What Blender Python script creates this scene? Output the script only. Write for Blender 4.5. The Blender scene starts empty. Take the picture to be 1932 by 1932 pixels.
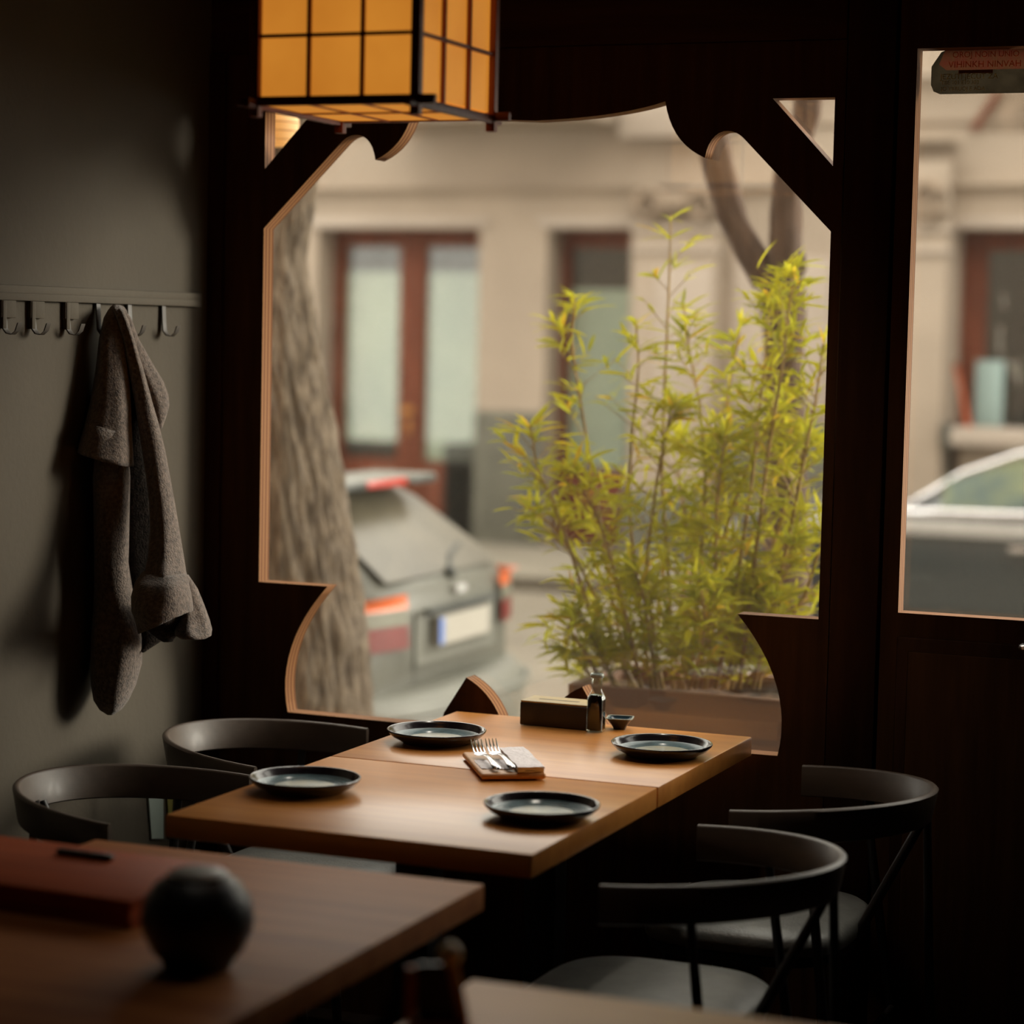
import bpy, bmesh, math, random
from mathutils import Vector, Matrix, noise
sc = bpy.context.scene
COL = sc.collection
R = math.radians
random.seed(7)

# ------------------------------------------------------------------ camera
FPX, YAW, PITCH, ROLL = 4495.81, 0.38067759, 0.07622103, -0.02209613
EYE = Vector((0.0, -5.01, 1.62))
fw = Vector((-math.sin(YAW)*math.cos(PITCH), math.cos(YAW)*math.cos(PITCH), -math.sin(PITCH)))
r0 = Vector((math.cos(YAW), math.sin(YAW), 0)); d0 = fw.cross(r0)
rt = r0*math.cos(ROLL)+d0*math.sin(ROLL); dn = -r0*math.sin(ROLL)+d0*math.cos(ROLL)
cam = bpy.data.cameras.new('camera'); co = bpy.data.objects.new('camera', cam); COL.objects.link(co)
cam.sensor_width = 36.0; cam.lens = FPX*36/1932; cam.clip_start = .05; cam.clip_end = 200
co.matrix_world = Matrix(((rt.x, -dn.x, -fw.x, EYE.x), (rt.y, -dn.y, -fw.y, EYE.y), (rt.z, -dn.z, -fw.z, EYE.z), (0, 0, 0, 1)))
cam.dof.use_dof = True; cam.dof.focus_distance = 5.0; cam.dof.aperture_fstop = 1.95
sc.camera = co

# ------------------------------------------------------------------ light and exposure
sc.view_settings.view_transform = 'Standard'; sc.view_settings.look = 'None'
sc.view_settings.gamma = 1.0; sc.view_settings.use_curve_mapping = False
sc.view_settings.exposure = 0.0
W = bpy.data.worlds.new('overcast_sky'); sc.world = W; W.use_nodes = True
bg = W.node_tree.nodes['Background']; bg.inputs[0].default_value = (1.0, .95, .85, 1); bg.inputs[1].default_value = 4.0
def sun(energy, angle, az, el):
    l = bpy.data.lights.new('sun', 'SUN'); l.energy = energy; l.angle = R(angle); l.color = (1, .93, .80)
    o = bpy.data.objects.new('sun', l); COL.objects.link(o)
    d = Vector((math.sin(R(az))*math.cos(R(el)), math.cos(R(az))*math.cos(R(el)), math.sin(R(el))))  # towards the sun
    o.rotation_euler = d.to_track_quat('Z', 'Y').to_euler(); o.location = (0, 0, 12); return o
sun(2.8, 17, 55, 13)
sc.cycles.use_denoising = True
sc.cycles.max_bounces = 10; sc.cycles.diffuse_bounces = 5; sc.cycles.transparent_max_bounces = 16
sc.cycles.sample_clamp_indirect = 6.0; sc.cycles.caustics_reflective = False; sc.cycles.caustics_refractive = False

# ------------------------------------------------------------------ picture point -> place in the world
def ray(px, py): return rt*((px-966)/FPX) + dn*((py-966)/FPX) + fw
def at_z(px, py, z): v = ray(px, py); return EYE + v*((z-EYE.z)/v.z)
def at_y(px, py, y): v = ray(px, py); return EYE + v*((y-EYE.y)/v.y)
def at_x(px, py, x): v = ray(px, py); return EYE + v*((x-EYE.x)/v.x)

# ------------------------------------------------------------------ materials
def lin(c):
    return tuple(((v/255)/12.92 if v/255 <= .04045 else ((v/255+.055)/1.055)**2.4) for v in c)
def mat(name, col, rough=.5, metal=0, var=.12, scale=8, stretch=(1, 1, 1), bump=0, bscale=None, spec=.5, coat=0, col2=None, detail=4, sheen=0, trans=0, lo=.35, hi=.65):
    """colour in linear; second colour mixed in by stretched noise; bump from noise."""
    m = bpy.data.materials.new(name); m.use_nodes = True; nt = m.node_tree; N = nt.nodes; L = nt.links
    b = N['Principled BSDF']
    b.inputs['Roughness'].default_value = rough; b.inputs['Metallic'].default_value = metal
    b.inputs['Specular IOR Level'].default_value = spec; b.inputs['Coat Weight'].default_value = coat
    b.inputs['Coat Roughness'].default_value = .15
    if sheen: b.inputs['Sheen Weight'].default_value = sheen; b.inputs['Sheen Roughness'].default_value = .6
    tc = N.new('ShaderNodeTexCoord'); mp = N.new('ShaderNodeMapping'); mp.inputs['Scale'].default_value = stretch
    L.new(tc.outputs['Object'], mp.inputs['Vector'])
    nz = N.new('ShaderNodeTexNoise'); nz.inputs['Scale'].default_value = scale; nz.inputs['Detail'].default_value = detail; nz.inputs['Roughness'].default_value = .6
    L.new(mp.outputs[0], nz.inputs['Vector'])
    rp = N.new('ShaderNodeValToRGB')
    c2 = col2 if col2 else tuple(max(0, c*(1-2*var)) for c in col)
    c1 = col if col2 else tuple(c*(1+var*.6) for c in col)
    rp.color_ramp.elements[0].position = lo; rp.color_ramp.elements[1].position = hi
    rp.color_ramp.elements[0].color = (*c2, 1); rp.color_ramp.elements[1].color = (*c1, 1)
    L.new(nz.outputs['Fac'], rp.inputs['Fac']); L.new(rp.outputs[0], b.inputs['Base Color'])
    if bump:
        n2 = N.new('ShaderNodeTexNoise'); n2.inputs['Scale'].default_value = bscale or scale*4; n2.inputs['Detail'].default_value = 5
        L.new(mp.outputs[0], n2.inputs['Vector'])
        bp = N.new('ShaderNodeBump'); bp.inputs['Strength'].default_value = bump; bp.inputs['Distance'].default_value = .01
        L.new(n2.outputs['Fac'], bp.inputs['Height']); L.new(bp.outputs[0], b.inputs['Normal'])
    return m
def wood(name, c1, c2, rough=.35, axis='x', scale=3, coat=.0, bump=.05, spec=.5):
    st = {'x': (1, 14, 14), 'y': (14, 1, 14), 'z': (14, 14, 1)}[axis]
    return mat(name, c1, rough, col2=c2, scale=scale, stretch=st, detail=6, bump=bump, bscale=scale*3, coat=coat, spec=spec, lo=.3, hi=.7)
def glass_thin(name, tint=(1, 1, 1), refl=1.0, dirt=0.0):
    m = bpy.data.materials.new(name); m.use_nodes = True; N = m.node_tree.nodes; L = m.node_tree.links
    N.remove(N['Principled BSDF'])
    tr = N.new('ShaderNodeBsdfTransparent'); tr.inputs[0].default_value = (*tint, 1)
    gl = N.new('ShaderNodeBsdfGlossy'); gl.inputs['Roughness'].default_value = .02; gl.inputs['Color'].default_value = (refl, refl, refl, 1)
    lw = N.new('ShaderNodeLayerWeight'); lw.inputs[0].default_value = .5      # facing = 1 - |cos|: Schlick's reflectance, alike from both sides
    pw = N.new('ShaderNodeMath'); pw.operation = 'POWER'; pw.inputs[1].default_value = 5; L.new(lw.outputs['Facing'], pw.inputs[0])
    fr = N.new('ShaderNodeMath'); fr.operation = 'MULTIPLY_ADD'; fr.inputs[1].default_value = .96; fr.inputs[2].default_value = .04; L.new(pw.outputs[0], fr.inputs[0])
    mx = N.new('ShaderNodeMixShader'); L.new(fr.outputs[0], mx.inputs[0]); L.new(tr.outputs[0], mx.inputs[1]); L.new(gl.outputs[0], mx.inputs[2])
    out = mx
    if dirt:
        df = N.new('ShaderNodeBsdfTranslucent'); df.inputs[0].default_value = (.8, .76, .68, 1)
        m2 = N.new('ShaderNodeMixShader'); m2.inputs[0].default_value = dirt
        L.new(mx.outputs[0], m2.inputs[1]); L.new(df.outputs[0], m2.inputs[2]); out = m2
    L.new(out.outputs[0], N['Material Output'].inputs[0]); return m
def emit(name, col, strength, paper=True):
    m = bpy.data.materials.new(name); m.use_nodes = True; N = m.node_tree.nodes; L = m.node_tree.links; b = N['Principled BSDF']
    b.inputs['Base Color'].default_value = (.6, .45, .25, 1); b.inputs['Roughness'].default_value = .8
    b.inputs['Emission Strength'].default_value = strength
    tc = N.new('ShaderNodeTexCoord'); nz = N.new('ShaderNodeTexNoise'); nz.inputs['Scale'].default_value = 7; nz.inputs['Detail'].default_value = 3
    L.new(tc.outputs['Object'], nz.inputs['Vector'])
    rp = N.new('ShaderNodeValToRGB'); rp.color_ramp.elements[0].position = .3; rp.color_ramp.elements[1].position = .7
    rp.color_ramp.elements[0].color = (col[0]*.85, col[1]*.78, col[2]*.7, 1); rp.color_ramp.elements[1].color = (*col, 1)
    L.new(nz.outputs['Fac'], rp.inputs[0]); L.new(rp.outputs[0], b.inputs['Emission Color']); return m

M = {}
M['panel'] = wood('dark_stained_panel', (.088, .036, .0125), (.044, .017, .0062), rough=.6, axis='z', scale=2.2, spec=.10)
M['panel_h'] = wood('dark_stained_rail', (.070, .028, .011), (.036, .013, .0055), rough=.6, axis='x', scale=2.2, spec=.10)
M['post'] = wood('dark_brown_post', (.055, .021, .0085), (.028, .010, .0045), rough=.6, axis='z', scale=2.5, spec=.10)
M['wall'] = mat('grey_painted_plaster', (.080, .065, .045), .85, var=.04, scale=3, bump=.08, bscale=60)
M['wall_dark'] = mat('dark_room_paint', (.035, .027, .022), .9, var=.08, scale=2)
M['ceil'] = mat('dark_ceiling_paint', (.045, .036, .03), .9, var=.08, scale=2)
M['floor'] = wood('dark_floor_boards', (.03, .017, .011), (.015, .009, .006), rough=.45, axis='y', scale=1.5)
M['table'] = wood('oiled_table_wood', (.62, .260, .060), (.48, .175, .034), rough=.30, axis='x', scale=1.6, coat=.06, spec=.42, bump=.02)
M['table_f'] = wood('brown_table_wood', (.42, .155, .044), (.26, .080, .020), rough=.5, axis='x', scale=1.6, coat=.0, spec=.12, bump=.02)
M['redwood'] = wood('red_brown_wood', (.42, .080, .018), (.28, .048, .011), rough=.55, axis='x', scale=2, spec=.1)
M['steel_dark'] = mat('black_powder_coated_steel', (.010, .009, .009), .4, var=.1, scale=20)
M['rim'] = wood('dark_bent_ply', (.085, .058, .040), (.055, .036, .025), rough=.46, axis='x', scale=2, coat=.05, bump=.02)
M['leather'] = mat('dark_grey_leather', (.15, .15, .138), .38, var=.1, scale=25, bump=.15, bscale=160)
M['legwood'] = mat('black_stained_wood', (.012, .008, .007), .45, var=.2, scale=15)
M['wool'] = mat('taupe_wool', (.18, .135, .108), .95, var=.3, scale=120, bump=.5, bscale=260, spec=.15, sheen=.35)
M['wool_in'] = mat('taupe_wool_inside', (.035, .027, .022), .95, var=.3, scale=120, bump=.5, bscale=260, spec=.1)  # darkened copy of the wool: shade of folds and cuff put into the colour
M['glass'] = glass_thin('window_glass', (.98, .98, .965), 1.0, .006)
M['glass_clear'] = glass_thin('bottle_glass', (.9, .95, .93), 1.0)
M['paper'] = emit('lantern_paper', (1.0, .37, .043), .56)
M['lampwood'] = wood('lantern_wood', (.34, .075, .02), (.22, .045, .014), rough=.5, axis='z', scale=4)
M['plate_out'] = mat('black_brown_glaze', (.020, .014, .018), .22, var=.3, scale=12, coat=.4)
M['plate_in'] = mat('slate_blue_glaze', (.13, .20, .22), .16, var=.25, scale=14, coat=.6)
M['plate_mid'] = mat('sandy_glaze', (.34, .31, .20), .3, col2=(.18, .22, .20), scale=35, coat=.3)
M['light_wood'] = wood('light_bamboo_board', (.66, .33, .11), (.5, .22, .065), rough=.45, axis='y', scale=3)
M['steel'] = mat('polished_steel', (.60, .59, .62), .16, metal=1, var=.03, scale=20)
M['napkin'] = mat('white_paper_napkin', (.86, .80, .82), .9, var=.06, scale=40, bump=.3, bscale=90)
M['box_side'] = mat('dark_brown_box_side', (.035, .019, .011), .5, var=.2, scale=12)
M['box_top'] = wood('pale_box_top', (.42, .31, .14), (.33, .24, .10), rough=.5, axis='x', scale=3)
M['soy'] = mat('dark_soy_sauce', (.008, .003, .002), .08, var=.1, scale=5)
M['dish_rim'] = mat('grey_glazed_rim', (.30, .34, .30), .3, var=.2, scale=20)
M['pot'] = mat('black_iron_pot', (.014, .012, .011), .42, var=.3, scale=30, bump=.2)
M['pot_lid'] = mat('grey_pot_lid', (.30, .29, .26), .4, var=.15, scale=20)  # paler than the pot: its highlight is put into the colour
M['stone'] = mat('pale_facade_render', (.375, .308, .245), .85, var=.06, scale=1.2, bump=.2, bscale=25)
M['stone_lt'] = mat('light_facade_panel', (.43, .365, .31), .8, var=.05, scale=2)
M['stone_orn'] = mat('warm_stone_ornament', (.27, .205, .15), .85, var=.18, scale=8, bump=.3)
M['plinth'] = mat('grey_stone_plinth', (.11, .108, .082), .8, var=.12, scale=4)
M['doorwood'] = mat('red_brown_door_paint', (.155, .043, .020), .6, spec=.15, var=.15, scale=3, stretch=(6, 6, 1))
M['void'] = mat('dark_shop_interior', (.045, .036, .028), .8, var=.2, scale=1)
M['frost'] = mat('pale_green_glass_film', (.30, .38, .30), .35, col2=(.22, .30, .25), scale=1.4)
M['paleblue'] = mat('pale_blue_board', (.33, .46, .46), .5, var=.08, scale=2)
M['brass'] = mat('brass', (.42, .19, .045), .35, metal=.6, var=.1)
M['greenblack'] = mat('dark_green_cabinet', (.045, .05, .04), .6, var=.15, scale=3)
M['asphalt'] = mat('pale_worn_street', (.17, .145, .11), .9, var=.12, scale=.8, bump=.3, bscale=60)
M['pave'] = mat('pale_pavement', (.21, .185, .145), .9, var=.10, scale=1.4, bump=.2, bscale=40)
M['kerb'] = mat('brown_grey_kerb', (.09, .073, .05), .9, var=.2, scale=4)
M['planter'] = wood('weathered_planter_boards', (.19, .090, .042), (.13, .060, .028), rough=.7, axis='x', scale=1.5)
M['soil'] = mat('brown_soil', (.10, .055, .03), 1, var=.4, scale=30, bump=.8)
M['bark'] = mat('brown_bark', (.215, .165, .115), .95, col2=(.08, .06, .043), scale=12, stretch=(4.5, 4.5, 1.1), bump=1.0, bscale=24, detail=8)
M['bark2'] = mat('grey_brown_bark', (.15, .095, .065), .95, col2=(.08, .05, .035), scale=6, stretch=(4, 4, 1), bump=.6, bscale=20)
M['culm'] = mat('yellow_bamboo_cane', (.42, .26, .06), .5, var=.2, scale=8)
M['carpaint'] = mat('grey_car_paint', (.095, .096, .078), .42, var=.04, scale=1, coat=.12, spec=.35)
M['carpaint_d'] = mat('dark_blue_grey_car_paint', (.028, .036, .038), .25, var=.05, scale=1, coat=.8)
M['carglass'] = mat('grey_car_glass', (.085, .075, .05), .30, var=.25, scale=2, spec=.3)
M['carglass_g'] = mat('green_car_glass', (.14, .16, .05), .12, col2=(.03, .06, .045), scale=2.6, spec=.5)  # green-yellow reflection painted into the glass colour as noise
M['black_plastic'] = mat('black_plastic', (.02, .025, .022), .5, var=.1)
M['bumper'] = mat('grey_bumper', (.13, .132, .11), .45, var=.05, scale=2)
M['chrome'] = mat('chrome_strip', (.74, .72, .74), .22, metal=.9, var=.03)
M['silver'] = mat('silver_paint', (.56, .56, .56), .35, metal=.3, var=.05)
M['orange'] = mat('orange_lens', (.62, .12, .025), .3, var=.05)
M['redlens'] = mat('red_lens', (.15, .014, .012), .3, var=.08)
M['redbright'] = mat('bright_red_lens', (.42, .028, .018), .3, var=.05)
M['greylens'] = mat('smoky_lens', (.17, .17, .13), .3, var=.05)
M['white'] = mat('white_plate', (.36, .34, .295), .5, var=.03)
M['blue'] = mat('blue_band', (.10, .20, .55), .5, var=.03)
M['rubber'] = mat('tyre_rubber', (.018, .018, .018), .8, var=.2)
M['sign_dark'] = mat('dark_brown_sign', (.017, .013, .008), .6, var=.2, scale=20)
M['sign_red'] = mat('red_sign_band', (.048, .012, .007), .6, col2=(.040, .017, .008), scale=40)
M['sign_txt'] = mat('cream_sign_lettering', (.9, .8, .5), .7, var=.1)
M['sign_txt_r'] = mat('tan_sign_lettering', (.9, .45, .22), .7, var=.1)
M['teal_card'] = mat('pale_teal_card', (.42, .50, .44), .7, var=.05)
M['yellow_card'] = mat('olive_yellow_card', (.30, .27, .07), .7, var=.05)
M['broom'] = mat('orange_red_handle', (.45, .09, .025), .5, var=.1)
def ply_edge():
    m = mat('plywood_edge', (.3, .13, .05), .7, spec=.15); N = m.node_tree.nodes; L = m.node_tree.links
    tc = N.new('ShaderNodeTexCoord'); sp = N.new('ShaderNodeSeparateXYZ'); L.new(tc.outputs['Object'], sp.inputs[0])
    mt = N.new('ShaderNodeMath'); mt.operation = 'MULTIPLY'; mt.inputs[1].default_value = 380; L.new(sp.outputs['Y'], mt.inputs[0])
    sn = N.new('ShaderNodeMath'); sn.operation = 'SINE'; L.new(mt.outputs[0], sn.inputs[0])
    rp = N.new('ShaderNodeValToRGB'); rp.color_ramp.elements[0].position = .25; rp.color_ramp.elements[1].position = .6
    rp.color_ramp.elements[0].color = (.15, .055, .020, 1); rp.color_ramp.elements[1].color = (.31, .145, .058, 1)
    mr = N.new('ShaderNodeMapRange'); mr.inputs[1].default_value = -1; mr.inputs[2].default_value = 1; L.new(sn.outputs[0], mr.inputs[0])
    L.new(mr.outputs[0], rp.inputs[0]); L.new(rp.outputs[0], N['Principled BSDF'].inputs['Base Color']); return m
M['ply'] = ply_edge()
def leafmat(name, c):
    m = bpy.data.materials.new(name); m.use_nodes = True; N = m.node_tree.nodes; L = m.node_tree.links; N.remove(N['Principled BSDF'])
    oi = N.new('ShaderNodeObjectInfo'); ge = N.new('ShaderNodeNewGeometry'); ad = N.new('ShaderNodeMath'); ad.operation = 'ADD'
    L.new(oi.outputs['Random'], ad.inputs[0]); L.new(ge.outputs['Random Per Island'], ad.inputs[1])
    fr = N.new('ShaderNodeMath'); fr.operation = 'FRACT'; L.new(ad.outputs[0], fr.inputs[0])
    rp = N.new('ShaderNodeValToRGB'); e = rp.color_ramp.elements
    e[0].color = (c[0]*.55, c[1]*.62, c[2], 1); e[1].color = (c[0]*1.15, c[1]*1.05, c[2], 1)
    k = rp.color_ramp.elements.new(.93); k.color = (c[0]*1.0, c[1]*.98, c[2], 1)
    k = rp.color_ramp.elements.new(.975); k.color = (c[0]*1.0, c[1]*.7, c[2], 1)
    e[-1].color = (c[0]*1.0, c[1]*.68, c[2], 1)
    L.new(fr.outputs[0], rp.inputs[0])
    d = N.new('ShaderNodeBsdfDiffuse'); t = N.new('ShaderNodeBsdfTranslucent'); L.new(rp.outputs[0], d.inputs[0]); L.new(rp.outputs[0], t.inputs[0])
    mx = N.new('ShaderNodeMixShader'); mx.inputs[0].default_value = .55; L.new(d.outputs[0], mx.inputs[1]); L.new(t.outputs[0], mx.inputs[2])
    L.new(mx.outputs[0], N['Material Output'].inputs[0]); return m
M['leaf'] = leafmat('yellow_green_leaf', (.64, .60, .035))

# ------------------------------------------------------------------ mesh helpers
def new_obj(name, me, m=None, parent=None):
    o = bpy.data.objects.new(name, me); COL.objects.link(o)
    if m is not None:
        for k in (m if isinstance(m, (list, tuple)) else [m]): me.materials.append(k)
    if parent: o.parent = parent
    return o
def build(name, bm, m=None, parent=None, smooth=False, auto=None):
    me = bpy.data.meshes.new(name); bmesh.ops.recalc_face_normals(bm, faces=bm.faces[:]); bm.to_mesh(me); bm.free()
    if smooth:
        for p in me.polygons: p.use_smooth = True
        if auto:
            me.set_sharp_from_angle(angle=R(auto))
    return new_obj(name, me, m, parent)
def box_bm(x0, x1, y0, y1, z0, z1, bev=0, bm=None, mi=0, seg=2):
    own = bm is None; b = bmesh.new()
    v = [b.verts.new(p) for p in ((x0, y0, z0), (x1, y0, z0), (x1, y1, z0), (x0, y1, z0), (x0, y0, z1), (x1, y0, z1), (x1, y1, z1), (x0, y1, z1))]
    for f in ((0, 3, 2, 1), (4, 5, 6, 7), (0, 1, 5, 4), (1, 2, 6, 5), (2, 3, 7, 6), (3, 0, 4, 7)): b.faces.new([v[i] for i in f]).material_index = mi
    if bev: bmesh.ops.bevel(b, geom=b.edges[:]+b.verts[:], offset=bev, segments=seg, affect='EDGES', profile=.5)
    if own: return b
    me = bpy.data.meshes.new('t'); b.to_mesh(me); b.free(); bm.from_mesh(me); bpy.data.meshes.remove(me); return bm
def box(name, x0, x1, y0, y1, z0, z1, m, parent=None, bev=0):
    return build(name, box_bm(x0, x1, y0, y1, z0, z1, bev), m, parent, smooth=bool(bev), auto=40)
def rings(bm, rs, close=True, cap0=True, cap1=True, mi=0):
    vs = [[bm.verts.new(p) for p in r] for r in rs]; n = len(rs[0])
    for a, b in zip(vs, vs[1:]):
        for i in range(n if close else n-1):
            j = (i+1) % n; bm.faces.new((a[i], a[j], b[j], b[i])).material_index = mi
    if cap0: bm.faces.new(vs[0][::-1]).material_index = mi
    if cap1: bm.faces.new(vs[-1]).material_index = mi
    return vs
def tube_bm(pts, rad, n=8, bm=None, mi=0):
    bm = bm or bmesh.new(); pts = [Vector(p) for p in pts]; rad = rad if isinstance(rad, (list, tuple)) else [rad]*len(pts)
    rs = []; up = None
    for i, p in enumerate(pts):
        t = (pts[min(i+1, len(pts)-1)]-pts[max(i-1, 0)]).normalized()
        if up is None: up = Vector((0, 0, 1)) if abs(t.z) < .9 else Vector((1, 0, 0))
        a = t.cross(up).normalized(); b = a.cross(t).normalized(); up = b
        rs.append([p + (a*math.cos(2*math.pi*k/n)+b*math.sin(2*math.pi*k/n))*rad[i] for k in range(n)])
    rings(bm, rs, mi=mi); return bm
def tube(name, pts, rad, m, parent=None, n=8):
    return build(name, tube_bm(pts, rad, n), m, parent, smooth=True, auto=60)
def lathe_bm(prof, n=48, c=(0, 0, 0), mis=None, bm=None):
    bm = bm or bmesh.new(); rs = []
    for r, z in prof: rs.append([Vector((c[0]+r*math.cos(2*math.pi*k/n), c[1]+r*math.sin(2*math.pi*k/n), c[2]+z)) for k in range(n)])
    vs = [[bm.verts.new(p) for p in r] for r in rs]
    for q, (a, b) in enumerate(zip(vs, vs[1:])):
        for i in range(n):
            j = (i+1) % n; f = bm.faces.new((a[i], a[j], b[j], b[i])); f.material_index = mis[q] if mis else 0
    bm.faces.new(vs[0][::-1]).material_index = mis[0] if mis else 0
    bm.faces.new(vs[-1]).material_index = mis[-1] if mis else 0
    return bm
def prism_bm(poly, y0, y1, bm=None, mi=0):
    """poly in (x,z), extruded along y"""
    bm = bm or bmesh.new(); a = [bm.verts.new((x, y0, z)) for x, z in poly]; b = [bm.verts.new((x, y1, z)) for x, z in poly]; n = len(poly)
    bm.faces.new(a).material_index = mi; bm.faces.new(b[::-1]).material_index = mi
    for i in range(n): bm.faces.new((a[i], b[i], b[(i+1) % n], a[(i+1) % n])).material_index = mi
    return bm
def thing(name, label, cat, loc=(0, 0, 0), rz=0, group=None):
    o = bpy.data.objects.new(name, None); COL.objects.link(o); o.location = loc; o.rotation_euler = (0, 0, rz); o.empty_display_size = .1
    o['label'] = label; o['category'] = cat
    if group: o['group'] = group
    return o
def struct(o, label=None):
    o['kind'] = 'structure'
    if label: o['label'] = label; o['category'] = 'structure'
    return o
def sempty(name, label, loc=(0, 0, 0), rz=0):
    o = bpy.data.objects.new(name, None); COL.objects.link(o); o.location = loc; o.rotation_euler = (0, 0, rz)
    return struct(o, label)
def copy_tree(o, parent=None):
    c = o.copy(); COL.objects.link(c)
    if parent: c.parent = parent
    for ch in list(o.children): copy_tree(ch, c)
    return c

# ================================================================== ROOM SHELL
XL, XR, YB, ZC = -2.794, 3.6, -8.0, 3.0
struct(box('floor', XL-.3, XR+.2, YB, .06, -.08, 0, M['floor']), 'dark wooden restaurant floor')
struct(box('ceiling', XL-.3, XR+.2, YB-.1, .12, ZC, ZC+.15, M['ceil']), 'dark ceiling above the dining room')
struct(box('wall_back', XL-.3, XR+.2, YB-.15, YB, -.08, ZC, M['wall_dark']), 'dark wall behind the seats')
struct(box('wall_right', XR, XR+.15, YB, .06, -.08, ZC, M['wall_dark']), 'dark side wall of the dining room')
wl = struct(box('wall_left', XL-.2, XL, YB, .06, 0, ZC, M['wall']), 'grey painted wall carrying the coat hooks')
# thin moulding above the hooks belongs to the wall
box('dado_strip', XL, XL+.012, YB+.1, -.052, 1.672, 1.690, M['wall'], wl, .003)

up = struct(box('wall_front_outer', -16, 16, .08, .35, 2.75, 13.0, M['stone']), 'outer wall of the storeys above the restaurant')  # unseen tall wall added to hide part of the sky from the far facade
struct(box('wall_front_outer_side', -16, XL-.06, .08, .35, -.4, 2.75, M['stone']), 'outer wall beside the shaped window')
# ---- front wall: dark stained panel with the shaped opening
CX = -1.967
def arc(cx, cz, r, a0, a1, n): return [(cx+r*math.cos(R(a0+(a1-a0)*i/n)), cz+r*math.sin(R(a0+(a1-a0)*i/n))) for i in range(n+1)]
def bez(p0, p1, p2, n):
    return [((1-t)**2*p0[0]+2*t*(1-t)*p1[0]+t*t*p2[0], (1-t)**2*p0[1]+2*t*(1-t)*p1[1]+t*t*p2[1]) for t in [i/n for i in range(n+1)]]
half = []   # (u, z) from centre bottom, up the outer side, to centre top
half += [(.052, .700)]
half += bez((.056, .735), (.085, .795), (.142, .821), 8)         # cusp: curved flank towards the centre, apex
half += [(.196, .736), (.205, .702)]
half += [(.600, .704)]
half += bez((.600, .704), (.636, .860), (.500, 1.010), 12)[1:]
half += [(.682, 1.010), (.682, 1.845)]
half += [(.482, 2.045)]
half += bez((.482, 2.045), (.462, 2.064), (.437, 2.060), 5)[1:]
half += bez((.437, 2.060), (.404, 2.052), (.396, 2.003), 6)[1:]
half += bez((.396, 2.003), (.318, 2.035), (.302, 2.126), 9)[1:]
half += bez((.302, 2.126), (.20, 2.094), (0, 2.088), 9)[1:]
outline = [(CX+u, z) for u, z in half] + [(CX-u, z) for u, z in half[-2::-1]]
tri = [(.545, 2.129), (.682, 2.129), (.682, 1.984)]
def cut_panel(name, outer, holes, y0, y1, m_face, m_edge):
    cu = bpy.data.curves.new(name, 'CURVE'); cu.dimensions = '2D'; cu.fill_mode = 'BOTH'; cu.extrude = (y1-y0)/2
    for poly in [outer]+holes:
        s = cu.splines.new('POLY'); s.points.add(len(poly)-1); s.use_cyclic_u = True
        for i, (x, z) in enumerate(poly): s.points[i].co = (x, z, 0, 1)
    t = bpy.data.objects.new('tmp', cu); COL.objects.link(t); dg = bpy.context.evaluated_depsgraph_get()
    me = bpy.data.meshes.new_from_object(t.evaluated_get(dg)); bpy.data.objects.remove(t); me.name = name
    me.transform(Matrix.Translation((0, (y0+y1)/2, 0)) @ Matrix.Rotation(R(90), 4, 'X'))
    me.materials.clear(); o = new_obj(name, me, [m_face, m_edge])
    for p in me.polygons: p.material_index = 1 if abs(p.normal.y) < .5 else 0
    me.validate(); return o
PX0, PX1 = -2.752, -1.262
W0, W1 = -1.111, -.30    # second window
front = cut_panel('wall_front', [(PX0, 0), (PX1, 0), (PX1, 2.250), (PX0, 2.250)],
                  [outline, [(CX+u, z) for u, z in tri], [(CX-u, z) for u, z in tri]], 0, .05, M['panel'], M['ply'])
struct(front, 'dark stained wooden window wall with a shaped cut-out opening')
box('corner_post', XL-.05, PX0-.003, -.010, .05, 0, 2.252, M['post'], front, .003)
box('door_stop', -1.262, -1.135, .0505, .075, 0, 2.66, M['post'], front)  # strips added behind the joints, from here to the sill, against light leaks
box('lintel', XL-.05, XR, .0505, .079, 2.236, 2.80, M['post'], front)
box('side_stop', XL-.05, PX0+.06, .0505, .079, 0, 2.236, M['post'], front)
box('side_stop', -.24, XR, .0505, .079, 0, 2.236, M['post'], front)
box('door_sill', -1.262, -.2, .0505, .079, 0, .12, M['post'], front)
box('upper_board', XL-.05, PX1, -.004, .05, 2.252, 2.62, M['panel_h'], front, .003)
box('top_board', XL-.05, XR, -.012, .05, 2.624, ZC, M['panel_h'], front, .003)
box('mullion_post', PX1+.003, -1.155, -.006, .05, 0, 2.620, M['post'], front, .003)
box('lower_wall_panel', -.18, XR, 0, .05, 0, 2.62, M['panel'], front)
# plywood battens above the opening
# glass of the main opening, seen in the plywood frame
w1 = struct(box('window_1', CX-.69, CX+.69, .052, .056, .69, 2.14, M['glass']), 'large pane behind the shaped cut-out')
box('outer_stop', CX-.735, CX-.70, .05, .075, .66, 2.17, M['post'], w1)
box('outer_stop', CX+.70, CX+.735, .05, .075, .66, 2.17, M['post'], w1)

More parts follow.
